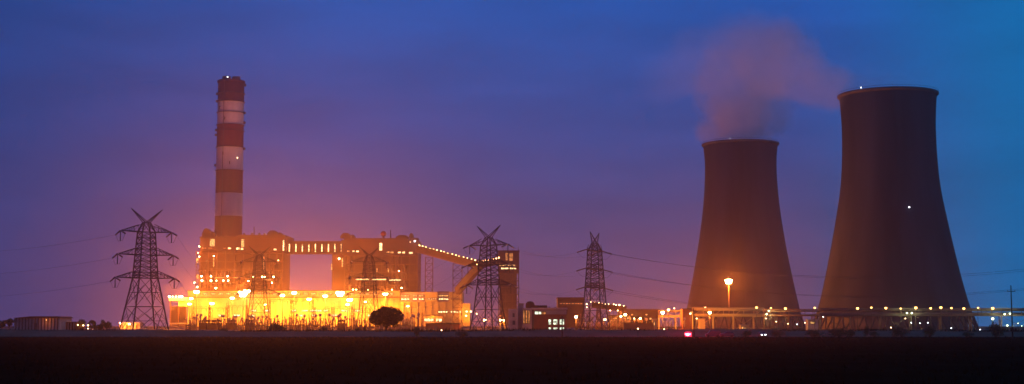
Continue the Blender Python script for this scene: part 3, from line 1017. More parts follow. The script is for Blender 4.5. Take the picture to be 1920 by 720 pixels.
GL = [(362, 392, 1010, 17), (392.5, 424, 1030, 17), (428, 462, 1005, 18), (505, 545, 1000, 22), (548, 586, 1012, 22), (590, 622, 1020, 17), (626, 660, 1008, 17), (664, 694, 1030, 16), (715, 748, 1012, 16), (762, 792, 1020, 13)]
for i, (a, b_, Y, h) in enumerate(GL):
    gantry(a, b_, Y, h, 'lattice switchyard gantry, %s along the floodlit yard from the tall open shed' % ORD[i])
for i, (a, b_, Y, h) in enumerate([(1086, 1104, 760, 11), (1120, 1142, 770, 11), (1150, 1172, 765, 9)]):
    gantry(a, b_, Y, h, 'small gantry behind the end on pylon, %s from the brick office' % ORD[i])
def apparatus(kind, loc, label, group):
    t = thing('switchgear', loc, label, 'switchgear', group)
    b = MB()
    if kind == 0:      # post insulator on a steel stool
        b.box(-.35, .35, -.35, .35, 0, 3.2)
        b.build('stool', M['frame'], t)
        pr = []
        for k in range(8):
            z = 3.2 + k * .5
            pr += [(.18, z), (.42, z + .12), (.18, z + .28)]
        MB().lathe(pr + [(.05, 7.3)], 8).build('insulator', M['porcelain'], t)
    elif kind == 1:    # breaker: frame, tank and twin bushings
        b.box(-1.2, 1.2, -.4, .4, 0, .4).box(-1.1, -.8, -.3, .3, .4, 2.4).box(.8, 1.1, -.3, .3, .4, 2.4).box(-1.2, 1.2, -.4, .4, 2.4, 3.3)
        b.build('stool', M['frame'], t)
        for sx in (-1, 1):
            MB().tube((sx * .5, 0, 3.3), (sx * 1.5, 0, 6.8), .34, .2, 8).build('bushing', M['porcelain'], t)
    else:              # current transformer: slim column with a drum head
        b.beam((0, 0, 0), (0, 0, 3.0), .5)
        b.build('stool', M['frame'], t)
        MB().tube((0, 0, 3.0), (0, 0, 7.6), .3, .22, 8).build('insulator', M['porcelain'], t)
        MB().lathe([(.05, 7.6), (.7, 7.6), (.75, 9.0), (.05, 9.2)], 10).build('head', M['mauve'], t)
    return t
KL = ['post insulator on a steel stool in the floodlit switchyard', 'twin bushing circuit breaker in the floodlit switchyard', 'drum headed current transformer in the floodlit switchyard']
KG = ['switchyard post insulators', 'switchyard circuit breakers', 'switchyard current transformers']
protos = [None, None, None]
rng = random.Random(11)
def place_gear(px, Y, kind, lab=None, grp=None, sc=1.0):
    if protos[kind] is None:
        protos[kind] = apparatus(kind, (0, 0, 0), KL[kind], KG[kind])
        o = protos[kind]
    else:
        o = copy_tree(protos[kind])
    o.location = gspot(px, Y)
    o.scale = (sc, sc, sc)
    if lab:
        o["label"] = lab; o["group"] = grp
    return o
for row, (Y, step, off) in enumerate(((960, 8.3, 0), (985, 9.1, 4), (1045, 7.7, 2), (1075, 8.9, 5))):
    x = 352 + off
    while x < 792:
        if not (700 < x < 752 and Y < 990):
            kd = (0, 1, 0, 2, 0)[rng.randrange(5)] if row % 2 else rng.randrange(3)
            where = 'below the chimney side boiler house' if x < 535 else 'below the gallery bridge' if x < 635 else 'below the conveyor boiler house'
            rw = ('front', 'second', 'third', 'rear')[row]
            nm = ('post insulator', 'twin bushing circuit breaker', 'drum headed current transformer')[kd]
            place_gear(x + rng.uniform(-1, 1), Y + rng.uniform(-4, 4), kd, '%s in the %s switchyard row %s' % (nm, rw, where), '%ss, %s row %s' % (nm, rw, where), sc=rng.uniform(.9, 1.35))
        x += step
for Y, x0, x1 in ((740, 1082, 1180), (755, 1086, 1176), (780, 1090, 1240), (735, 1232, 1292)):
    x = x0
    while x < x1:
        k = rng.randrange(3)
        place_gear(x + rng.uniform(-1, 1), Y, k, KL[k].replace('in the floodlit switchyard', 'in the small yard behind the end on pylon'), KG[k] + ' near the towers', sc=rng.uniform(.7, .95))
        x += rng.uniform(6, 9)
# transformers: dark boxes with fins, firewalls
def transformer(px, Y, label):
    t = thing('transformer', gspot(px, Y), label, 'transformer', 'switchyard transformers')
    MB().box(-2.6, 2.6, -1.8, 1.8, .5, 5.2).build('tank', M['clad_dark'], t)
    MB().box(-3.2, 3.2, -2.4, 2.4, 0, .5).build('plinth', M['conc'], t)
    for k in range(7):
        MB().box(-2.4 + k * .75, -2.1 + k * .75, -2.7, -1.85, 1.2, 4.9).build('cooling_fin', M['clad_dark'], t)
    for k in range(3):
        MB().tube((-1.6 + k * 1.6, 0, 5.2), (-1.9 + k * 1.9, -.3, 8.6), .34, .18, 8).build('bushing', M['porcelain'], t)
    MB().tube((-2.6, 1.4, 6.6), (2.2, 1.4, 6.6), .7, .7, 10).build('conservator', M['clad_dark'], t)
    return t
for i, px in enumerate((381, 387.5, 402, 409, 432, 436, 470, 640)):
    transformer(px, 940 + (i % 2) * 4, 'finned power transformer, %s along the switchyard front from the tall open shed' % ORD[i])

# ------------------------------------------------------------------ floodlights of the plant
FL = [  # px, py, depth, power in kW, lens radius, heads
    (456, 549, 1262, 120, 2.2, 3), (463, 546, 1266, 60, 1.8, 2), (638, 549, 1262, 95, 1.9, 3), (656, 562, 1260, 50, 1.5, 2), (723, 551, 1262, 62, 1.4, 2),
    (369, 547, 1262, 62, 1.5, 2), (610, 555, 1264, 46, 1.2, 2), (530, 554, 1262, 50, 1.2, 2), (552, 549, 1264, 52, 1.3, 2), (580, 561, 1258, 44, 1.2, 2),
    (359, 560, 1255, 30, .95, 2), (356, 570, 1250, 24, .9, 2), (398, 569, 1252, 40, 1.15, 2), (436, 559, 1258, 44, 1.1, 2), (652, 571, 1250, 24, .9, 2), (497, 571, 1255, 16, .6, 2), (685, 566, 1255, 14, .6, 2), (765, 574, 1250, 14, .6, 2)]  # masts at the pylon foot and tree pylon are added fill lights
FLN = {0: 'by far the brightest floodlight mast, in front of the chimney side boiler house', 2: 'very bright floodlight mast between the two boiler houses'}
for i, (px, py, Y, kw, r, hd) in enumerate(FL):
    lamp_mast(px, py, Y + 4, kw * 740, FLN.get(i, 'floodlight mast at %s by the turbine hall, %s' % (
        {1: 'the flank of the brightest one', 3: 'the foot of the very bright one', 4: 'the spot above the round tree', 5: 'the outer corner', 6: 'mid length', 7: 'the gap edge', 8: 'the wide gap', 9: 'the middle of the gap', 10: 'the shed corner', 11: 'the shed wall', 12: 'the pipe banks', 13: 'the near flank of the brightest', 14: 'the lower spot by the very bright one', 15: 'the pylon foot, added as fill light,', 16: 'the tree pylon, added as fill light,', 17: 'the control block'}.get(i, ''),
        'large' if r > 1.3 else 'mid sized' if r > 1 else 'small')), r=r * (1.2 if hd == 2 else 1.0), heads=hd, group='turbine hall floodlights')
WL = [(378, 518, 5), (379, 526, 6), (396, 518, 4), (396, 526, 6), (406, 526, 2), (419, 526, 4), (427, 518, 4), (428, 526, 4), (405, 540, 6), (474, 519, 4), (492, 519, 4), (497, 519, 4), (513, 519, 5), (510, 530, 3), (466, 527, 3), (365, 530, 3), (370, 538, 5)]
for i, (px, py, kw) in enumerate(WL):
    wall_lamp(px, py, BY - 3.2, kw * 350, 'platform lamp on the chimney side boiler house, %s from the stair tower' % ORD[i], r=.35 + kw * .09, group='boiler house platform lamps')
for i, (px, py, kw, m_) in enumerate([(374, 462, 3, 'sod_lens'), (371.5, 474, 3, 'pale_lens'), (374, 481, 3, 'sod_lens'), (401, 480, 3, 'sod_lens'), (522, 488, 2, 'pale_lens')]):
    wall_lamp(px, py, BY - 1.8, kw * 500, 'small high lamp on the chimney side boiler house, %s from its stair tower' % ORD[i], r=.55, mat=m_, group='boiler house high lamps')
WR = [(636, 485, 7, BY + 6, 'lamp high on the side bay facing the gallery bridge'), (748, 508, 3, BY - 2.5, 'lone lamp on the upper frame below the strip of windows'), (662, 543, 4, BY - 3, 'low platform lamp nearest the gallery side of the conveyor boiler house'),
      (753, 540, 4, BY - 3, 'low platform lamp near the end wall of the conveyor boiler house'), (668, 543, 2, BY - 3, 'small platform lamp second along the conveyor boiler house'), (690, 543, 2, BY - 3, 'small platform lamp mid way along the conveyor boiler house'), (735, 543, 2, BY - 3, 'small platform lamp before the end of the conveyor boiler house')]
for (px, py, kw, Y, lab) in WR:
    wall_lamp(px, py, Y, kw * 350, lab, r=.3 + kw * .07, group='conveyor boiler house lamps')
wall_lamp(778, 452, BY - 2, 300, 'white lamp on the roof corner above the sloping conveyor', r=.9, color=(.9, .95, 1), mat='white_lens')
for i, (px, r) in enumerate(((318, .9), (324, .5), (330, .5), (336, .6), (341, 1.15))):
    wall_lamp(px, 556, TY - 23, 12000 * r, 'lamp along the top of the tall open shed, %s from the fields' % ORD[i], r=r, group='tall shed lamps')
for i, (px, py) in enumerate(((875, 584), (883, 584), (894, 588), (874, 592))):
    wall_lamp(px, py, TY - 8, 1500, 'lamp on the annex of the control block, %s from the hall' % ORD[i], r=.75, mat='pale_lens', group='annex lamps')
for i, (px, py, kw, r) in enumerate(((909, 600, 10, 1.0), (938, 600, 6, .7), (945, 600, 7, .8))):
    lamp_mast(px, py, 900, kw * 1000, 'low yard lamp seen through the feet of the pylon by the office, %s' % ORD[i], r=r * .8, heads=1, group='low yard lamps')

# bright kiosk under the lone pylon
ki = thing('substation_kiosk', gspot(246, 960), 'low floodlit kiosk seen between the legs of the lone pylon', 'building')
part('wall', 'plaster', ki, (224, 262, 606, 617, 960, 970))
part('roof', 'conc', ki, (222.5, 263.5, 604.5, 605.8, 959, 971))
for x in (229, 238, 248, 256):
    part('door', 'dark_steel', ki, (x - 1.2, x + 1.2, 609, 616.5, 959.7, 959.95))
wall_lamp(243, 607.5, 957, 3500, 'lamp over the kiosk wall', r=.6)
wall_lamp(226, 606, 957, 2500, 'lamp at the end of the kiosk roof', r=.5)

# ------------------------------------------------------------------ office with lit windows, flat roof building
OY = 640
of = thing('office_building', gspot(1016, OY), 'brick office with pale wings and a grid of lit white windows', 'building')
part('pale_wing', 'plaster', of, (953, 970.5, 579, 620, OY - 3, OY + 12))
part('stair_core', 'conc', of, (971, 982, 570, 620, OY + 1, OY + 12))
part('pale_wing', 'plaster', of, (979, 997, 577.5, 620, OY - 4, OY + 10))
part('brick_block', 'brick', of, (997.2, 1062, 580.5, 620, OY, OY + 16))
part('dark_corner', 'dark_steel', of, (997.3, 1001.5, 581, 620, OY - .3, OY - .05))
part('fascia', 'plaster', of, (996, 1064, 577, 580.4, OY - 1, OY + 17))
part('upper_strip', 'mauve', of, (1002, 1062.2, 581.5, 589.5, OY - .3, OY - .05))
part('roof_slab', 'conc', of, (970, 983.5, 568.4, 569.8, OY, OY + 13))
part('roof_machine_room', 'clad', of, (1002, 1026, 572.5, 576.8, OY + 3, OY + 13))
m = MB(of.location)
p = spot(994, 577.3, OY + 5)
m.lathe([(2.1, 0), (2.15, 1.2), (1.9, 2.2), (1.2, 2.9), (.05, 3.1)], 16, p)
m.build('water_tank', M['clad_dark'], of)
for x in (1029, 1040):
    part('roof_unit', 'conc', of, (x, x + 3, 574.8, 576.8, OY + 4, OY + 6))
windows(of, [(1003, 1009, 583.8, 589), (1010, 1014.5, 584.5, 589)], OY - .3, 'win_white')
windows(of, [(1015.5, 1023, 584.5, 589)], OY - .3, 'win_dim')
for (a, b_) in ((1028.5, 1033), (1037.5, 1045), (1049.5, 1053), (1054.5, 1057.5)):
    windows(of, [(a, b_, 599, 608.5)], OY, 'win_white')
    windows(of, [(a, b_, 614, 618.5)], OY, 'win_white')
for (a, b_) in ((981, 983.6), (985.6, 988.6), (990.8, 993.4)):
    windows(of, [(a, b_, 582, 606)], OY - 4, 'win_dim')
part('window', 'glass', of, (961, 965, 587, 594.5, OY - 3.2, OY - 2.9))
part('window', 'glass', of, (961, 966, 601, 609, OY - 3.2, OY - 2.9))
fl = thing('flat_roofed_building', gspot(1070, 900), 'plain flat roofed brown building rising behind the brick office', 'building')
part('wall', 'clad', fl, (1046, 1096, 559, 614, 900, 925))
part('roof', 'clad_dark', fl, (1045.2, 1096.8, 557.4, 558.9, 899.3, 926))
windows(fl, [(1050 + k * 5.5, 1053.6 + k * 5.5, 568.5, 570) for k in range(8)], 900, 'win_dim')
lamp_mast(1080, 594, 618, 2600, 'bright sodium yard lamp at the end of the brick office', r=.62, heads=1)

# ------------------------------------------------------------------ yard with lights between office and tower
for i, (px, py, Y, kw, r, m_) in enumerate([(1100, 570, 790, .8, .42, 'pale_lens'), (1107, 566, 800, .8, .42, 'pale_lens'), (1100, 576, 788, .5, .3, 'pale_lens'), (1134, 599, 745, 3, .55, 'sod_lens'), (1144, 582, 800, .8, .35, 'pale_lens'), (1158, 582, 810, .8, .35, 'pale_lens'),
        (1172, 590, 790, 7, .75, 'sod_lens'), (1164, 593, 795, 3, .55, 'sod_lens'), (1189, 597, 780, 1, .35, 'pale_lens'), (1200, 597, 770, 3, .55, 'sod_lens'), (1242, 586, 760, 11, .95, 'sod_lens'), (1253, 581, 764, 5, .7, 'pale_lens'), (1264, 578, 780, 1, .35, 'pale_lens'), (1330, 586, 765, 9, .85, 'sod_lens'), (1322, 577, 790, 2, .45, 'pale_lens'), (1294, 588, 740, 1.5, .42, 'pale_lens'), (1306, 597, 742, 1.5, .35, 'pale_lens')]):
    lamp_mast(px, py, Y, kw * 1000, 'sodium yard lamp, %s from the end on pylon towards the cooling tower' % ORD[i], r=r, heads=1, mat=m_, group='yard lamps', pr=.13)
# sloping lit conveyor in that yard
gallery('conveyor_gallery', spot(1112, 571, 830), spot(1172, 579, 815), 3, 2.2, 'low sloping conveyor with a row of lights behind the end on pylon', 'conveyor', 9, .42, gspot(1142, 822), lamp_mat='pale_lens')
lattice_trestle(1120, 1126, 574, 826, 'short trestle under the low conveyor, beside the end on pylon')
lattice_trestle(1160, 1166, 580, 818, 'short trestle under the low end of the low conveyor')
def shed_box(px0, px1, py0, Y, depth, wall, roof, label, wins=()):
    t = thing('yard_building', gspot((px0 + px1) / 2, Y), label, 'building')
    part('wall', wall, t, (px0, px1, py0, 622, Y, Y + depth))
    part('roof', roof, t, (px0 - 1, px1 + 1, py0 - 1.4, py0 - .15, Y - .6, Y + depth + .6))
    if wins:
        windows(t, list(wins), Y, 'win_warm')
    return t
shed_box(1142, 1182, 592, 830, 12, 'cream', 'clad_dark', 'pale lit shed below the low conveyor', [(1152 + k * 6, 1156 + k * 6, 595, 598) for k in range(5)])
shed_box(1166, 1236, 581, 860, 14, 'clad_dark', 'clad_dark', 'long dark brown building between the end on pylon and the cooling tower', [(1184, 1187, 589, 591), (1211, 1214, 589, 591), (1218, 1222, 596, 599)])
shed_box(1170, 1226, 606, 720, 10, 'brick', 'clad_dark', 'low dark red wall building in front of the yard lamps')
shed_box(1224, 1232, 599, 735, 5, 'cream', 'conc', 'narrow pale kiosk by the bright yard lamp', [(1225.5, 1227.5, 602, 610)])
shed_box(1280, 1298, 580, 756, 10, 'brick', 'clad_dark', 'pump house tinted with red glow behind the red tail lamps', [(1293.5, 1297, 584.5, 590)])  # brick red of the wall is the red lamp's glare, put into its colour
shed_box(1312, 1322, 599, 750, 6, 'cream', 'conc', 'pale floodlit pump house beside the pipe bridge')
shed_box(1389, 1404, 610, 740, 5, 'cream', 'conc', 'small lit hut below the pipe bridge', [(1391, 1393.5, 612.5, 616), (1396, 1398, 612.5, 616)])
shed_box(1515, 1534, 600, 760, 6, 'plaster', 'conc', 'small hut with a bright window between the cooling towers', [(1520, 1528, 603.2, 606.6)])

# ------------------------------------------------------------------ pipe bridges before the cooling towers
def truss_bridge(px0, px1, Y, py_top, py_mid, py_low, bay, label, mat, pipes, depth=4.0, foot=2, mask=None):
    t = thing('pipe_bridge', gspot((px0 + px1) / 2, Y), label, 'pipe bridge')
    o = t.location
    xa, xb = gspot(px0, Y).x, gspot(px1, Y).x
    zt, zm, zl = spot(960, py_top, Y).z, spot(960, py_mid, Y).z, spot(960, py_low, Y).z
    for y in (Y, Y + depth):
        MB(o).beam((xa, y, zt), (xb, y, zt), .35, .45).build('top_chord', M[mat], t)
        MB(o).beam((xa, y, zl), (xb, y, zl), .4, .6).build('bottom_chord', M[mat], t)
    MB(o).beam((xa, Y + depth / 2, zl + .38), (xb, Y + depth / 2, zl + .38), depth - .6, .12).build('deck', M['dark_steel'], t)
    n = int((xb - xa) / bay)
    for k in range(n + 1):
        x = xa + (xb - xa) * k / n
        MB(o).beam((x, Y - .02, zl), (x, Y - .02, zt), .24).build('post', M[mat], t)
        if k < n and k % 2 == 0:
            x2 = xa + (xb - xa) * (k + 1) / n
            MB(o).beam((x, Y + .05, zl), (x2, Y + .05, zt), .18).build('diagonal', M[mat], t)
        if k % foot == 0:
            m = MB(o)
            for y in (Y + .3, Y + depth - .3):
                m.beam((x, y, 0), (x, y, zl - .3), .4)
            m.beam((x, Y + .3, zl * .2), (x, Y + depth - .3, zl * .9), .18).beam((x, Y + .3, zl * .9), (x, Y + depth - .3, zl * .2), .18)
            m.build('support_leg', M[mat], t)
            if k % (2 * foot) == 0 and k + foot <= n:
                x3 = xa + (xb - xa) * (k + foot) / n
                MB(o).beam((x, Y + .4, .5), (x3, Y + .4, zl - .4), .16).beam((x3, Y + .6, .5), (x, Y + .6, zl - .4), .16).build('sway_brace', M[mat], t)
    for (py, dy, r, pm) in pipes:
        z = spot(960, py, Y).z
        MB(o).tube((xa - .5, Y + dy, z), (xb + .5, Y + dy, z), r, r, 10).build('pipe', M[pm], t)
    return t
truss_bridge(1300, 1433, 785, 577.5, 584, 592.5, 5.0, 'cream pipe bridge lit orange in front of the smaller cooling tower', 'cream', [(580.5, -.7, .75, 'cream'), (590, -.7, .55, 'cream'), (580.5, 2.2, .8, 'pipe'), (590, 2.2, .6, 'pipe')])
truss_bridge(1434, 1540, 760, 580, 586, 592, 4.2, 'steel pipe bridge bridging the gap between the two cooling towers', 'frame', [(591, 1.6, .45, 'pipe'), (583, 2.6, .5, 'pipe')], foot=3)
truss_bridge(1540, 1935, 700, 578.5, 585, 591.5, 5.0, 'long dark pipe bridge running across the foot of the larger cooling tower', 'dark_steel', [(581, 2.4, .7, 'rim'), (589, 2.2, .9, 'rim')], foot=3)
truss_bridge(1236, 1299, 775, 582, 588, 594, 4.2, 'short pipe bridge behind the pump house tinted with red glow', 'cream', [(584, 1.8, .5, 'pipe'), (592, -.6, .4, 'cream')])
ROW = [(1418, 762), (1445, 760), (1472, 760), (1527, 760), (1607, 700), (1633, 700), (1660, 700), (1688, 700), (1716, 700), (1744, 700), (1763, 700), (1783, 700), (1806, 700), (1833, 700), (1860, 700)]
for i, (px, Y) in enumerate(ROW):
    lamp_mast(px, 576.6 + ((i * 7) % 5) * .45, Y - 3, 700 if px < 1480 else 30, 'sodium lamp in the row along the pipe bridges, %s counted from the high mast' % ORD[i], r=(.66, .52, .7, .58, .74, .48)[(i * 5) % 6], heads=1, group='pipe bridge lamps', pr=.09, mat='amber_lens', name='lamp_post')
for i, (px, py, Y, kw) in enumerate(((1437, 589, 758, 1.2), (1441, 583, 757.5, .6), (1700, 587, 697.5, .5), (1709, 587, 697, .5), (1883, 589, 697, .6), (1893, 588, 697, .4), (1888, 610, 690, .6))):
    wall_lamp(px, py, Y, kw * 1000, 'greenish work lamp on the pipe bridges, %s from the high mast' % ORD[i], r=.5, color=(.9, .85, .35), mat='green_lens', group='pipe bridge work lamps')
lamp_mast(1860, 597.5, 690, 300, 'yellow lamp below the pipe bridge near the leafy bush', r=.7, heads=1, mat='green_lens', pr=.09, name='lamp_post')
# small scattered work lights below the bridges
for i, (px, py, Y, m_) in enumerate([(1436, 597, 755, 'pale_lens'), (1455, 603, 750, 'pale_lens'), (1494, 608, 745, 'white_lens'), (1477, 607, 745, 'pale_lens'), (1509, 605, 750, 'pale_lens'), (1543, 594, 705, 'white_lens'), (1697, 597, 690, 'pale_lens'), (1708, 605, 690, 'white_lens'), (1724, 606, 688, 'white_lens'), (1739, 605, 688, 'white_lens'), (1783, 615, 640, 'white_lens'), (1837, 618, 640, 'white_lens'), (1670, 614, 640, 'pale_lens'), (1898, 611, 690, 'green_lens'), (1908, 606, 690, 'green_lens'), (1915, 611, 690, 'green_lens')]):
    lamp_mast(px, py, Y, 0, 'tiny work light near the ground below the pipe bridges, %s from the high mast' % ORD[i], r=.26, heads=1, mat=m_, group='ground work lights', pr=.06, name='work_light')

# high mast
hm_p = spot(1366, 526, 850)
hm = thing('high_mast_lamp', (hm_p.x, 850, 0), 'tall high mast lamp blazing in front of the smaller cooling tower', 'lamp')
MB().tube((0, 0, 0), (0, 0, hm_p.z + 1.5), .5, .26, 10).build('mast', M['pipe'], hm)
MB().lathe([(1.1, hm_p.z + .9), (1.3, hm_p.z + .9), (1.3, hm_p.z + 1.2), (1.1, hm_p.z + 1.2)], 16, close=True).beam((-1.2, 0, hm_p.z + 1.05), (1.2, 0, hm_p.z + 1.05), .15).beam((0, -1.2, hm_p.z + 1.05), (0, 1.2, hm_p.z + 1.05), .15).build('lamp_ring', M['dark_steel'], hm)
for k in range(12):
    a = 2 * math.pi * (k + .5) / 6
    rr = 1.25 if k < 6 else .95
    lens('lamp', M['sod_lens'], 1.05, (rr * math.cos(a), rr * math.sin(a), hm_p.z + (.1 if k < 6 else -1.0)), hm)
glow((0, -3.6, hm_p.z - .4), hm, 30000, SODIUM, .5)
glow((0, 3.6, hm_p.z - .4), hm, 26000, SODIUM, .5)

# ------------------------------------------------------------------ far sheds and trees at the dark side
sh = thing('long_shed', gspot(68, 640), 'long low shed with faint ribbed walls far from the plant', 'shed')
part('wall', 'plaster', sh, (26, 111, 596.5, 622, 640, 658))
m = MB(sh.location)
a, b_ = spot(24, 596.3, 639), spot(113, 593, 639)
m.prism([(a.x, a.z), (b_.x, a.z), (b_.x - 1.2, b_.z), (a.x + 8, b_.z)], 639, 659)
m.build('roof', M['clad_dark'], sh)
for k in range(14):
    x = 29 + k * 6
    part('pilaster', 'clad', sh, (x, x + 1.2, 596.8, 621.5, 639.6, 639.95))
part('door', 'dark_steel', sh, (64, 69, 606, 621.5, 639.7, 639.94))
sh2 = thing('low_annex', gspot(127, 650), 'lower brown annex beyond the long low shed', 'shed')
part('wall', 'clad', sh2, (113, 141, 604.5, 622, 650, 662))
part('roof', 'clad_dark', sh2, (112, 142, 603.2, 604.3, 649.4, 662.6))
for k in range(5):
    part('pilaster', 'plaster', sh2, (116 + k * 5.4, 117.2 + k * 5.4, 604.8, 621.5, 649.6, 649.95))
wall_lamp(87, 600, 638, 60, 'dim orange lamp on the wall of the long low shed', r=.12, mat='sod_small')
for i, (px, py) in enumerate(((147, 609), (157, 610), (166, 610), (166, 616))):
    lamp_mast(px, py, 560, 60, 'small pale lamp among the dark trees by the annex, %s from the shed' % ORD[i], r=.28, heads=1, mat='pale_lens', group='annex yard lamps', pr=.06, name='lamp_post')

# ------------------------------------------------------------------ trees and bushes
def foliage_mesh(name, lobes, n, leaf, seed, mat):
    rg = random.Random(seed)
    vs_, fs_ = [], []
    tot = sum(l[3] ** 2 for l in lobes)
    for (lx, ly, lz, lr, sq) in lobes:
        k = int(n * lr ** 2 / tot)
        for _ in range(k):
            d = Vector((rg.gauss(0, 1), rg.gauss(0, 1), rg.gauss(0, 1))).normalized()
            rr = lr * (rg.random() ** .45) * (1 + .10 * math.sin(5 * d.x + seed) * math.cos(4 * d.z))
            c = Vector((lx, ly, lz)) + Vector((d.x * rr, d.y * rr, d.z * rr * sq))
            a = Vector((rg.gauss(0, 1), rg.gauss(0, 1), rg.gauss(0, 1))).normalized()
            b = a.cross(Vector((rg.gauss(0, 1), rg.gauss(0, 1), rg.gauss(0, 1)))).normalized()
            sz = leaf * rg.uniform(.6, 1.4)
            i = len(vs_)
            vs_ += [c - a * sz, c + b * sz * .55, c + a * sz, c - b * sz * .55]
            fs_.append((i, i + 1, i + 2, i + 3))
    me = bpy.data.meshes.new(name)
    me.from_pydata([tuple(v) for v in vs_], [], fs_)
    me.materials.append(mat)
    return me
def add_mesh(name, me, parent, loc=(0, 0, 0)):
    o = bpy.data.objects.new(name, me)
    col.objects.link(o)
    o.parent = parent
    o.location = loc
    return o
TRY = 470
tr = thing('round_tree', gspot(724, TRY), 'dense round tree dark against the glowing turbine hall', 'tree')
s = ppm(TRY)
cz = spot(724, 595.5, TRY).z
rg = random.Random(21)
lobes = [(0, 0, cz, 3.7, .8)]
for k in range(34):
    a = 2 * math.pi * k * .618
    el = math.asin(-.78 + 1.76 * (k + .5) / 34)
    rr = 4.5 + rg.uniform(-.35, .35)
    lobes.append((rr * 1.04 * math.cos(a) * math.cos(el), rr * math.sin(a) * math.cos(el), cz + rr * .68 * math.sin(el), rg.uniform(.8, 1.4), .9))
crown = add_mesh('crown', foliage_mesh('crown', lobes, 16500, .2, 5, M['leaf_dark']), tr)
b = MB()
b.tube((0, 0, -.2), (.1, 0, 2.4), .38, .3, 8)
for k in range(7):
    a = 2 * math.pi * k / 7
    b.tube((.1, 0, 2.2), (2.4 * math.cos(a), 2.4 * math.sin(a), cz - .4 + .5 * (k % 3)), .2, .06, 6)
b.build('trunk', M['bark'], tr)
bush_me = []
for k in range(5):
    rg = random.Random(40 + k)
    lb_ = [(rg.uniform(-.5, .5), rg.uniform(-.4, .4), rg.uniform(.4, .8), rg.uniform(.45, .7), .85) for _ in range(7)]
    bush_me.append(foliage_mesh('bush_crown', lb_, 900, .075, 60 + k, M['leaf'] if k % 2 else M['leaf2']))
stem_me = MB()
for k in range(5):
    a = 2 * math.pi * k / 5
    stem_me.tube((0, 0, -.1), (.35 * math.cos(a), .35 * math.sin(a), .7), .05, .02, 5)
stem_o = None
def bush(px, Y, w, h, label, k=0, base=0.0, group=None, name='bush'):
    global stem_o
    t = thing(name, gspot(px, Y, base), label, 'bush', group, rz=(px * 1.7) % 6.28)
    wm = w * ppm(Y)
    hm_ = h * ppm(Y)
    o = add_mesh('crown', bush_me[k % 5], t)
    o.scale = (wm / 2.1, wm / 2.1, hm_ / 1.35)
    if stem_o is None:
        stem_o = stem_me.build('stem', M['bark'], t)
        stem_o.scale = o.scale
    else:
        q = share(stem_o, 'stem', (0, 0, 0), t)
        q.scale = o.scale
    return t
bush(520, 432, 46, 24, 'broad domed bush on the bank below the brightest floodlight', 1, .8)
bush(607, 438, 20, 15, 'small domed bush on the bank between the wide bush and the round tree', 2, 1.0)
for i, (px, w, h) in enumerate(((581, 7, 7), (640, 8, 8), (655, 9, 8), (672, 12, 11), (684, 9, 12), (353, 13, 10), (418, 22, 11), (782, 12, 12), (455, 9, 6), (545, 10, 6))):
    bush(px, 421, w, h, 'small shrub on the bank crest before the floodlit yard, %s' % ORD[i], i, 1.3 if px > 500 else 1.1, 'crest shrubs')
for i, (px, Y, w, h) in enumerate(((782, 404, 14, 22), (868, 396, 30, 14), (1346, 405, 14, 17), (1398, 402, 26, 14), (1461, 403, 30, 16), (1528, 402, 44, 15), (1573, 402, 46, 22), (1596, 400, 26, 18), (1623, 402, 14, 24), (1690, 400, 38, 24), (1743, 400, 32, 24), (1866, 398, 42, 32), (1812, 402, 30, 12), (1640, 404, 26, 12))):
    bush(px, Y, w, h, 'dark roadside bush, %s in order away from the round tree' % ORD[i], i + 1, 0.0, 'roadside bushes')
def tree(px, Y, w, h, label, seed, mat='leaf'):
    t = thing('broadleaf_tree', gspot(px, Y), label, 'tree', 'dark trees by the sheds')
    wm, hm_ = w * ppm(Y), h * ppm(Y)
    rg = random.Random(seed)
    lb_ = [(rg.uniform(-.32, .32) * wm, rg.uniform(-.3, .3) * wm, hm_ * rg.uniform(.5, .85), wm * rg.uniform(.16, .26), .9) for _ in range(9)]
    add_mesh('crown', foliage_mesh('tree_crown', lb_, 1400, .2, seed, M[mat]), t)
    b = MB().tube((0, 0, 0), (0, 0, hm_ * .6), .22, .12, 6)
    for k in range(5):
        a = 2 * math.pi * k / 5
        b.tube((0, 0, hm_ * .4), (wm * .25 * math.cos(a), wm * .25 * math.sin(a), hm_ * .68), .1, .04, 5)
    b.build('trunk', M['bark'], t)
TREES = [(4, 560, 22, 28, 'dark tree at the far end of the long shed'), (17, 570, 20, 30, 'dark tree touching the end of the long shed'), (150, 560, 22, 29, 'dark tree just beyond the annex'),
         (172, 565, 18, 27, 'slim dark tree between the annex and the pylon'), (200, 560, 24, 27, 'dark bushy tree nearest the lone pylon'), (187, 570, 20, 19, 'low dark tree among the small lamps')]
for i, (px, Y, w, h, lab) in enumerate(TREES):
    tree(px, Y, w, h, lab, 90 + i)

# ------------------------------------------------------------------ utility poles
def utility_pole(px, py_top, Y, arms, label, lean=0.0):
    t = thing('utility_pole', gspot(px, Y), label, 'utility pole', 'roadside utility poles')
    h = spot(px, py_top, Y).z
    MB().tube((0, 0, -.2), (lean, 0, h), .2, .13, 8).build('pole', M['wood'], t)
    for (dz, hw) in arms:
        a = MB().beam((lean - hw, -.2, h - dz), (lean + hw, -.2, h - dz), .13, .15).build('crossarm', M['wood'], t)
        for x in (-hw * .9, 0, hw * .9) if hw > .7 else (-hw, hw):
            MB().tube((lean + x, -.2, h - dz + .05), (lean + x, -.2, h - dz + .42), .09, .06, 6).build('insulator', M['porcelain'], a)
    return t
utility_pole(1301, 578, 350, ((.5, .55), (1.4, .45)), 'short dark utility pole beside the red tail lamps')
utility_pole(1898, 535, 345, ((1.5, 1.0),), 'tall dark utility pole with one crossarm beyond the larger cooling tower')
utility_pole(1054, 592, 385, ((.4, .5),), 'slim dark pole in front of the lit office windows')

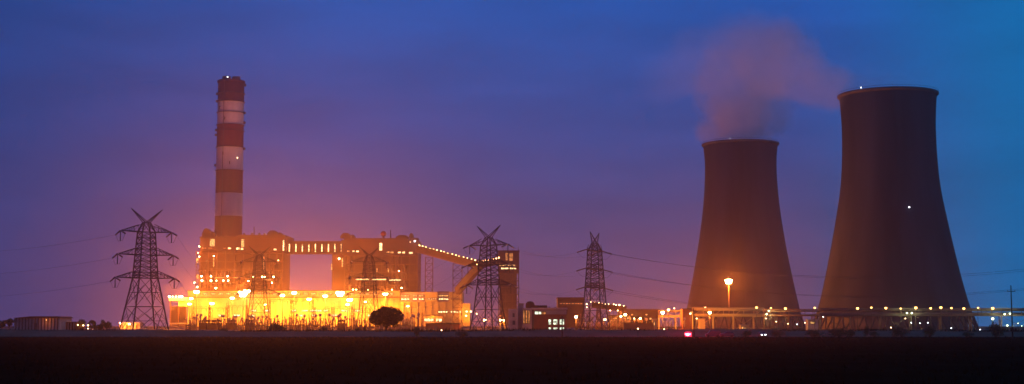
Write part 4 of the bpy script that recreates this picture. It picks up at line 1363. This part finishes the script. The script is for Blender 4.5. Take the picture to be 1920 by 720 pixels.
# ------------------------------------------------------------------ vehicles on the road
def car(px, Y, face, paint, label, lamp, kind=0):
    """face -1: rear towards the camera, 1: front towards it, 0: side on. Built along y, rear at -y."""
    t = thing('parked_car', gspot(px, Y, .055), label, 'car', None, 0 if face == -1 else math.pi if face == 1 else math.pi / 2)
    def loft(secs, name, mat, parent):
        # secs: (y, half width, z0, z1)
        b = MB()
        vs_, fs_ = [], []
        for (y, w, z0, z1, tw) in secs:
            vs_ += [(-w, y, z0), (w, y, z0), (w, y, (z0 + z1) / 2), (tw, y, z1), (-tw, y, z1), (-w, y, (z0 + z1) / 2)]
        for i in range(len(secs) - 1):
            for k in range(6):
                j = (k + 1) % 6
                fs_.append((i * 6 + k, i * 6 + j, i * 6 + 6 + j, i * 6 + 6 + k))
        fs_.append((5, 4, 3, 2, 1, 0))
        e = (len(secs) - 1) * 6
        fs_.append((e, e + 1, e + 2, e + 3, e + 4, e + 5))
        b.add(vs_, fs_)
        return b.build(name, mat, parent)
    loft([(-2.1, .78, .35, .95, .74), (-1.95, .86, .25, 1.0, .82), (1.2, .88, .25, 1.0, .84), (1.9, .84, .28, .88, .76), (2.1, .76, .35, .75, .7)], 'body', M[paint], t)
    if kind == 0:
        loft([(-1.9, .78, .98, 1.02, .72), (-1.5, .76, .98, 1.48, .58), (.2, .76, .98, 1.5, .58), (.95, .78, .98, 1.02, .72)], 'cabin', M['glass'], t)
        MB().box(-.57, .57, -1.45, .18, 1.495, 1.53).build('roof', M[paint], t)
    else:
        loft([(-2.05, .82, .97, 1.9, .72), (.7, .82, .97, 1.92, .72), (1.4, .82, .97, 1.05, .76)], 'cabin', M[paint], t)
        MB().box(-.62, .62, -2.09, -2.06, 1.2, 1.75).build('rear_window', M['glass'], t)
    for sx in (-1, 1):
        for y in (-1.3, 1.35):
            MB().tube((sx * .68, y, .31), (sx * .9, y, .31), .31, .31, 14).build('wheel', M['rubber'], t)
        if lamp == 'red':
            MB().box(sx * .58 - .27, sx * .58 + .27, -2.16, -2.1, .72, 1.04).build('tail_lamp', M['red_lens'], t)
        elif lamp == 'white':
            MB().box(sx * .5 - .22, sx * .5 + .22, 2.1, 2.15, .56, .74).build('head_lamp', M['white_lens'], t)
    if lamp == 'red':
        glow((0, -2.9, .7), t, 4500, (1.0, .02, .05), .3)
    return t
car(1288, 396, -1, 'car_dark', 'dark car seen from behind with glowing red tail lamps', 'red', 0)
car(1429, 395, 1, 'car_dark', 'dark car facing us with white head lamps lit', 'white', 0)
car(1363, 399, 0, 'car_dark', 'unlit dark car parked side on near the high mast', '', 0)
car(1336, 402, 0, 'car_dark', 'unlit dark van parked side on past the short utility pole', '', 1)

# roadside marker lamps near the bank
for i, (px, py, Y, r) in enumerate(((828, 619, 404, .16), (1196, 616, 406, .2), (1245, 617, 406, .16), (430, 637, 330, .1), (636, 637, 330, .07))):
    lamp_mast(px, py, Y, 0, 'tiny pale roadside light low above the dark field, %s of five' % ORD[i], r=r, heads=1, mat='pale_lens' if i < 3 else 'sod_small', group='roadside lights', pr=.04, name='roadside_light')

# ------------------------------------------------------------------ steam plumes
def curve_nodes(t, src, pts, lo, hi):
    """Piecewise linear function through a color ramp: pts (u, value), u in 0..1."""
    rp = t.nodes.new("ShaderNodeValToRGB")
    rp.color_ramp.interpolation = 'EASE'
    while len(rp.color_ramp.elements) < len(pts):
        rp.color_ramp.elements.new(.5)
    for e, (u, v) in zip(rp.color_ramp.elements, pts):
        g_ = (v - lo) / (hi - lo)
        e.position = u
        e.color = (g_, g_, g_, 1)
    t.links.new(src, rp.inputs[0])
    mr = t.nodes.new("ShaderNodeMapRange")
    mr.inputs[3].default_value = lo
    mr.inputs[4].default_value = hi
    t.links.new(rp.outputs[0], mr.inputs[0])
    return mr.outputs[0]
def math_(t, op, a, b=None, clamp=False):
    n = t.nodes.new("ShaderNodeMath")
    n.operation = op
    n.use_clamp = clamp
    for i, v in enumerate((a, b)):
        if v is None: continue
        if isinstance(v, (int, float)): n.inputs[i].default_value = v
        else: t.links.new(v, n.inputs[i])
    return n.outputs[0]
def plume(name, axis_pts, along, label, density, origin, nscale, color=(.99, .98, .99)):
    """axis_pts: list of world (x, y, z, radius, strength) along the drift; 'along' is the axis index that grows monotonically."""
    o = Vector(origin)
    P = [(Vector(p[:3]) - o, p[3], p[4]) for p in axis_pts]
    u0, u1 = P[0][0][along], P[-1][0][along]
    # hull
    b = MB()
    n = 20
    vs_, fs_ = [], []
    for i, (c, r, _) in enumerate(P):
        for k in range(n):
            a = 2 * math.pi * k / n
            if along == 2:
                v = c + Vector((r * math.cos(a), r * math.sin(a), 0))
            else:
                v = c + Vector((0, r * math.cos(a), r * math.sin(a)))
            vs_.append(v)
    for i in range(len(P) - 1):
        for k in range(n):
            j = (k + 1) % n
            fs_.append((i * n + k, i * n + j, i * n + n + j, i * n + n + k))
    fs_.append(tuple(reversed(range(n))))
    e = (len(P) - 1) * n
    fs_.append(tuple(range(e, e + n)))
    if u1 < u0:
        fs_ = [tuple(reversed(f)) for f in fs_]
    b.add(vs_, fs_)
    m = bpy.data.materials.new(name)
    m.use_nodes = True
    t = m.node_tree
    t.nodes.clear()
    out = t.nodes.new("ShaderNodeOutputMaterial")
    pv = t.nodes.new("ShaderNodeVolumePrincipled")
    pv.inputs["Color"].default_value = (*color, 1)
    pv.inputs["Anisotropy"].default_value = .2
    t.links.new(pv.outputs[0], out.inputs["Volume"])
    tcn = t.nodes.new("ShaderNodeTexCoord")
    sx = t.nodes.new("ShaderNodeSeparateXYZ")
    t.links.new(tcn.outputs["Object"], sx.inputs[0])
    mr = t.nodes.new("ShaderNodeMapRange")
    mr.inputs[1].default_value = u0
    mr.inputs[2].default_value = u1
    t.links.new(sx.outputs[along], mr.inputs[0])
    us = [(p[0][along] - u0) / (u1 - u0) for p in P]
    others = [i for i in range(3) if i != along]
    sq = None
    rad = curve_nodes(t, mr.outputs[0], list(zip(us, [p[1] for p in P])), 0, 120)
    for ax in others:
        cv = curve_nodes(t, mr.outputs[0], list(zip(us, [p[0][ax] for p in P])), -300, 300)
        d = math_(t, 'DIVIDE', math_(t, 'SUBTRACT', sx.outputs[ax], cv), rad)
        d2 = math_(t, 'MULTIPLY', d, d)
        sq = d2 if sq is None else math_(t, 'ADD', sq, d2)
    dist = math_(t, 'SQRT', sq)
    st_ = curve_nodes(t, mr.outputs[0], list(zip(us, [p[2] for p in P])), 0, 2)
    nz = t.nodes.new("ShaderNodeTexNoise")
    nz.inputs["Scale"].default_value = nscale
    nz.inputs["Detail"].default_value = 6
    nz.inputs["Roughness"].default_value = .55
    nz.inputs["Distortion"].default_value = .6
    t.links.new(tcn.outputs["Object"], nz.inputs["Vector"])
    # wisps: falloff + noise, thresholded softly
    fall = math_(t, 'SUBTRACT', 1.0, dist, True)
    w1 = math_(t, 'ADD', math_(t, 'MULTIPLY', fall, 1.5), math_(t, 'MULTIPLY', math_(t, 'SUBTRACT', nz.outputs[0], .5), 3.6))
    smooth = t.nodes.new("ShaderNodeMapRange")
    smooth.interpolation_type = 'SMOOTHSTEP'
    smooth.inputs[1].default_value = .05
    smooth.inputs[2].default_value = .85
    t.links.new(w1, smooth.inputs[0])
    edge = t.nodes.new("ShaderNodeMapRange")
    edge.interpolation_type = 'SMOOTHSTEP'
    edge.inputs[1].default_value = 0
    edge.inputs[2].default_value = .35
    t.links.new(fall, edge.inputs[0])
    dn = math_(t, 'MULTIPLY', math_(t, 'MULTIPLY', smooth.outputs[0], edge.outputs[0]), math_(t, 'MULTIPLY', st_, density))
    t.links.new(dn, pv.inputs["Density"])
    ob = b.build(name, m)
    ob.location = o
    return tag(ob, label, 'steam', None)
def pp(px, py, Y, r, k):
    p = spot(px, py, Y)
    return (p.x, p.y, p.z, r * ppm(Y), k)
LYc = 1060
p0 = spot(1390, 268, LYc)
plume('steam_plume', [pp(1390, 263, LYc, 94, 1.5), pp(1391, 240, LYc, 108, 1.5), pp(1388, 205, LYc, 118, 1.25), pp(1392, 165, LYc, 118, .9), pp(1402, 120, LYc, 116, .6), pp(1420, 75, LYc, 118, .4), pp(1436, 25, LYc, 110, .0)], 2,
      'pale mauve steam rising from the smaller cooling tower', .021, (p0.x, LYc, p0.z), .028)
RYc = 860
p1 = spot(1670, 172, RYc)
plume('steam_plume', [pp(1742, 170, RYc, 30, .0), pp(1690, 168, RYc, 40, .3), pp(1625, 166, RYc, 50, .6), pp(1570, 158, RYc, 64, 1.2), pp(1520, 136, RYc, 82, 1.3), pp(1465, 108, RYc + 10, 104, 1.0), pp(1400, 98, RYc + 25, 106, .6), pp(1300, 118, RYc + 50, 90, .35), pp(1170, 150, RYc + 70, 70, .0)], 0,
      'thin dusky steam blown sideways off the larger cooling tower', .017, (p1.x, RYc, p1.z), .030)

# ------------------------------------------------------------------ haze
hz = MB()
hz.box(-1400, 1400, -40, 2150, -1.0, 330)
hm_ = bpy.data.materials.new('haze_air')
hm_.use_nodes = True
t = hm_.node_tree
t.nodes.clear()
out = t.nodes.new("ShaderNodeOutputMaterial")
pv = t.nodes.new("ShaderNodeVolumePrincipled")
pv.inputs["Color"].default_value = (.98, .77, .70, 1)
pv.inputs["Density"].default_value = 1.4e-4
pv.inputs["Anisotropy"].default_value = .84
t.links.new(pv.outputs[0], out.inputs["Volume"])
hz_o = hz.build('haze', hm_)
tag(hz_o, kind='stuff')
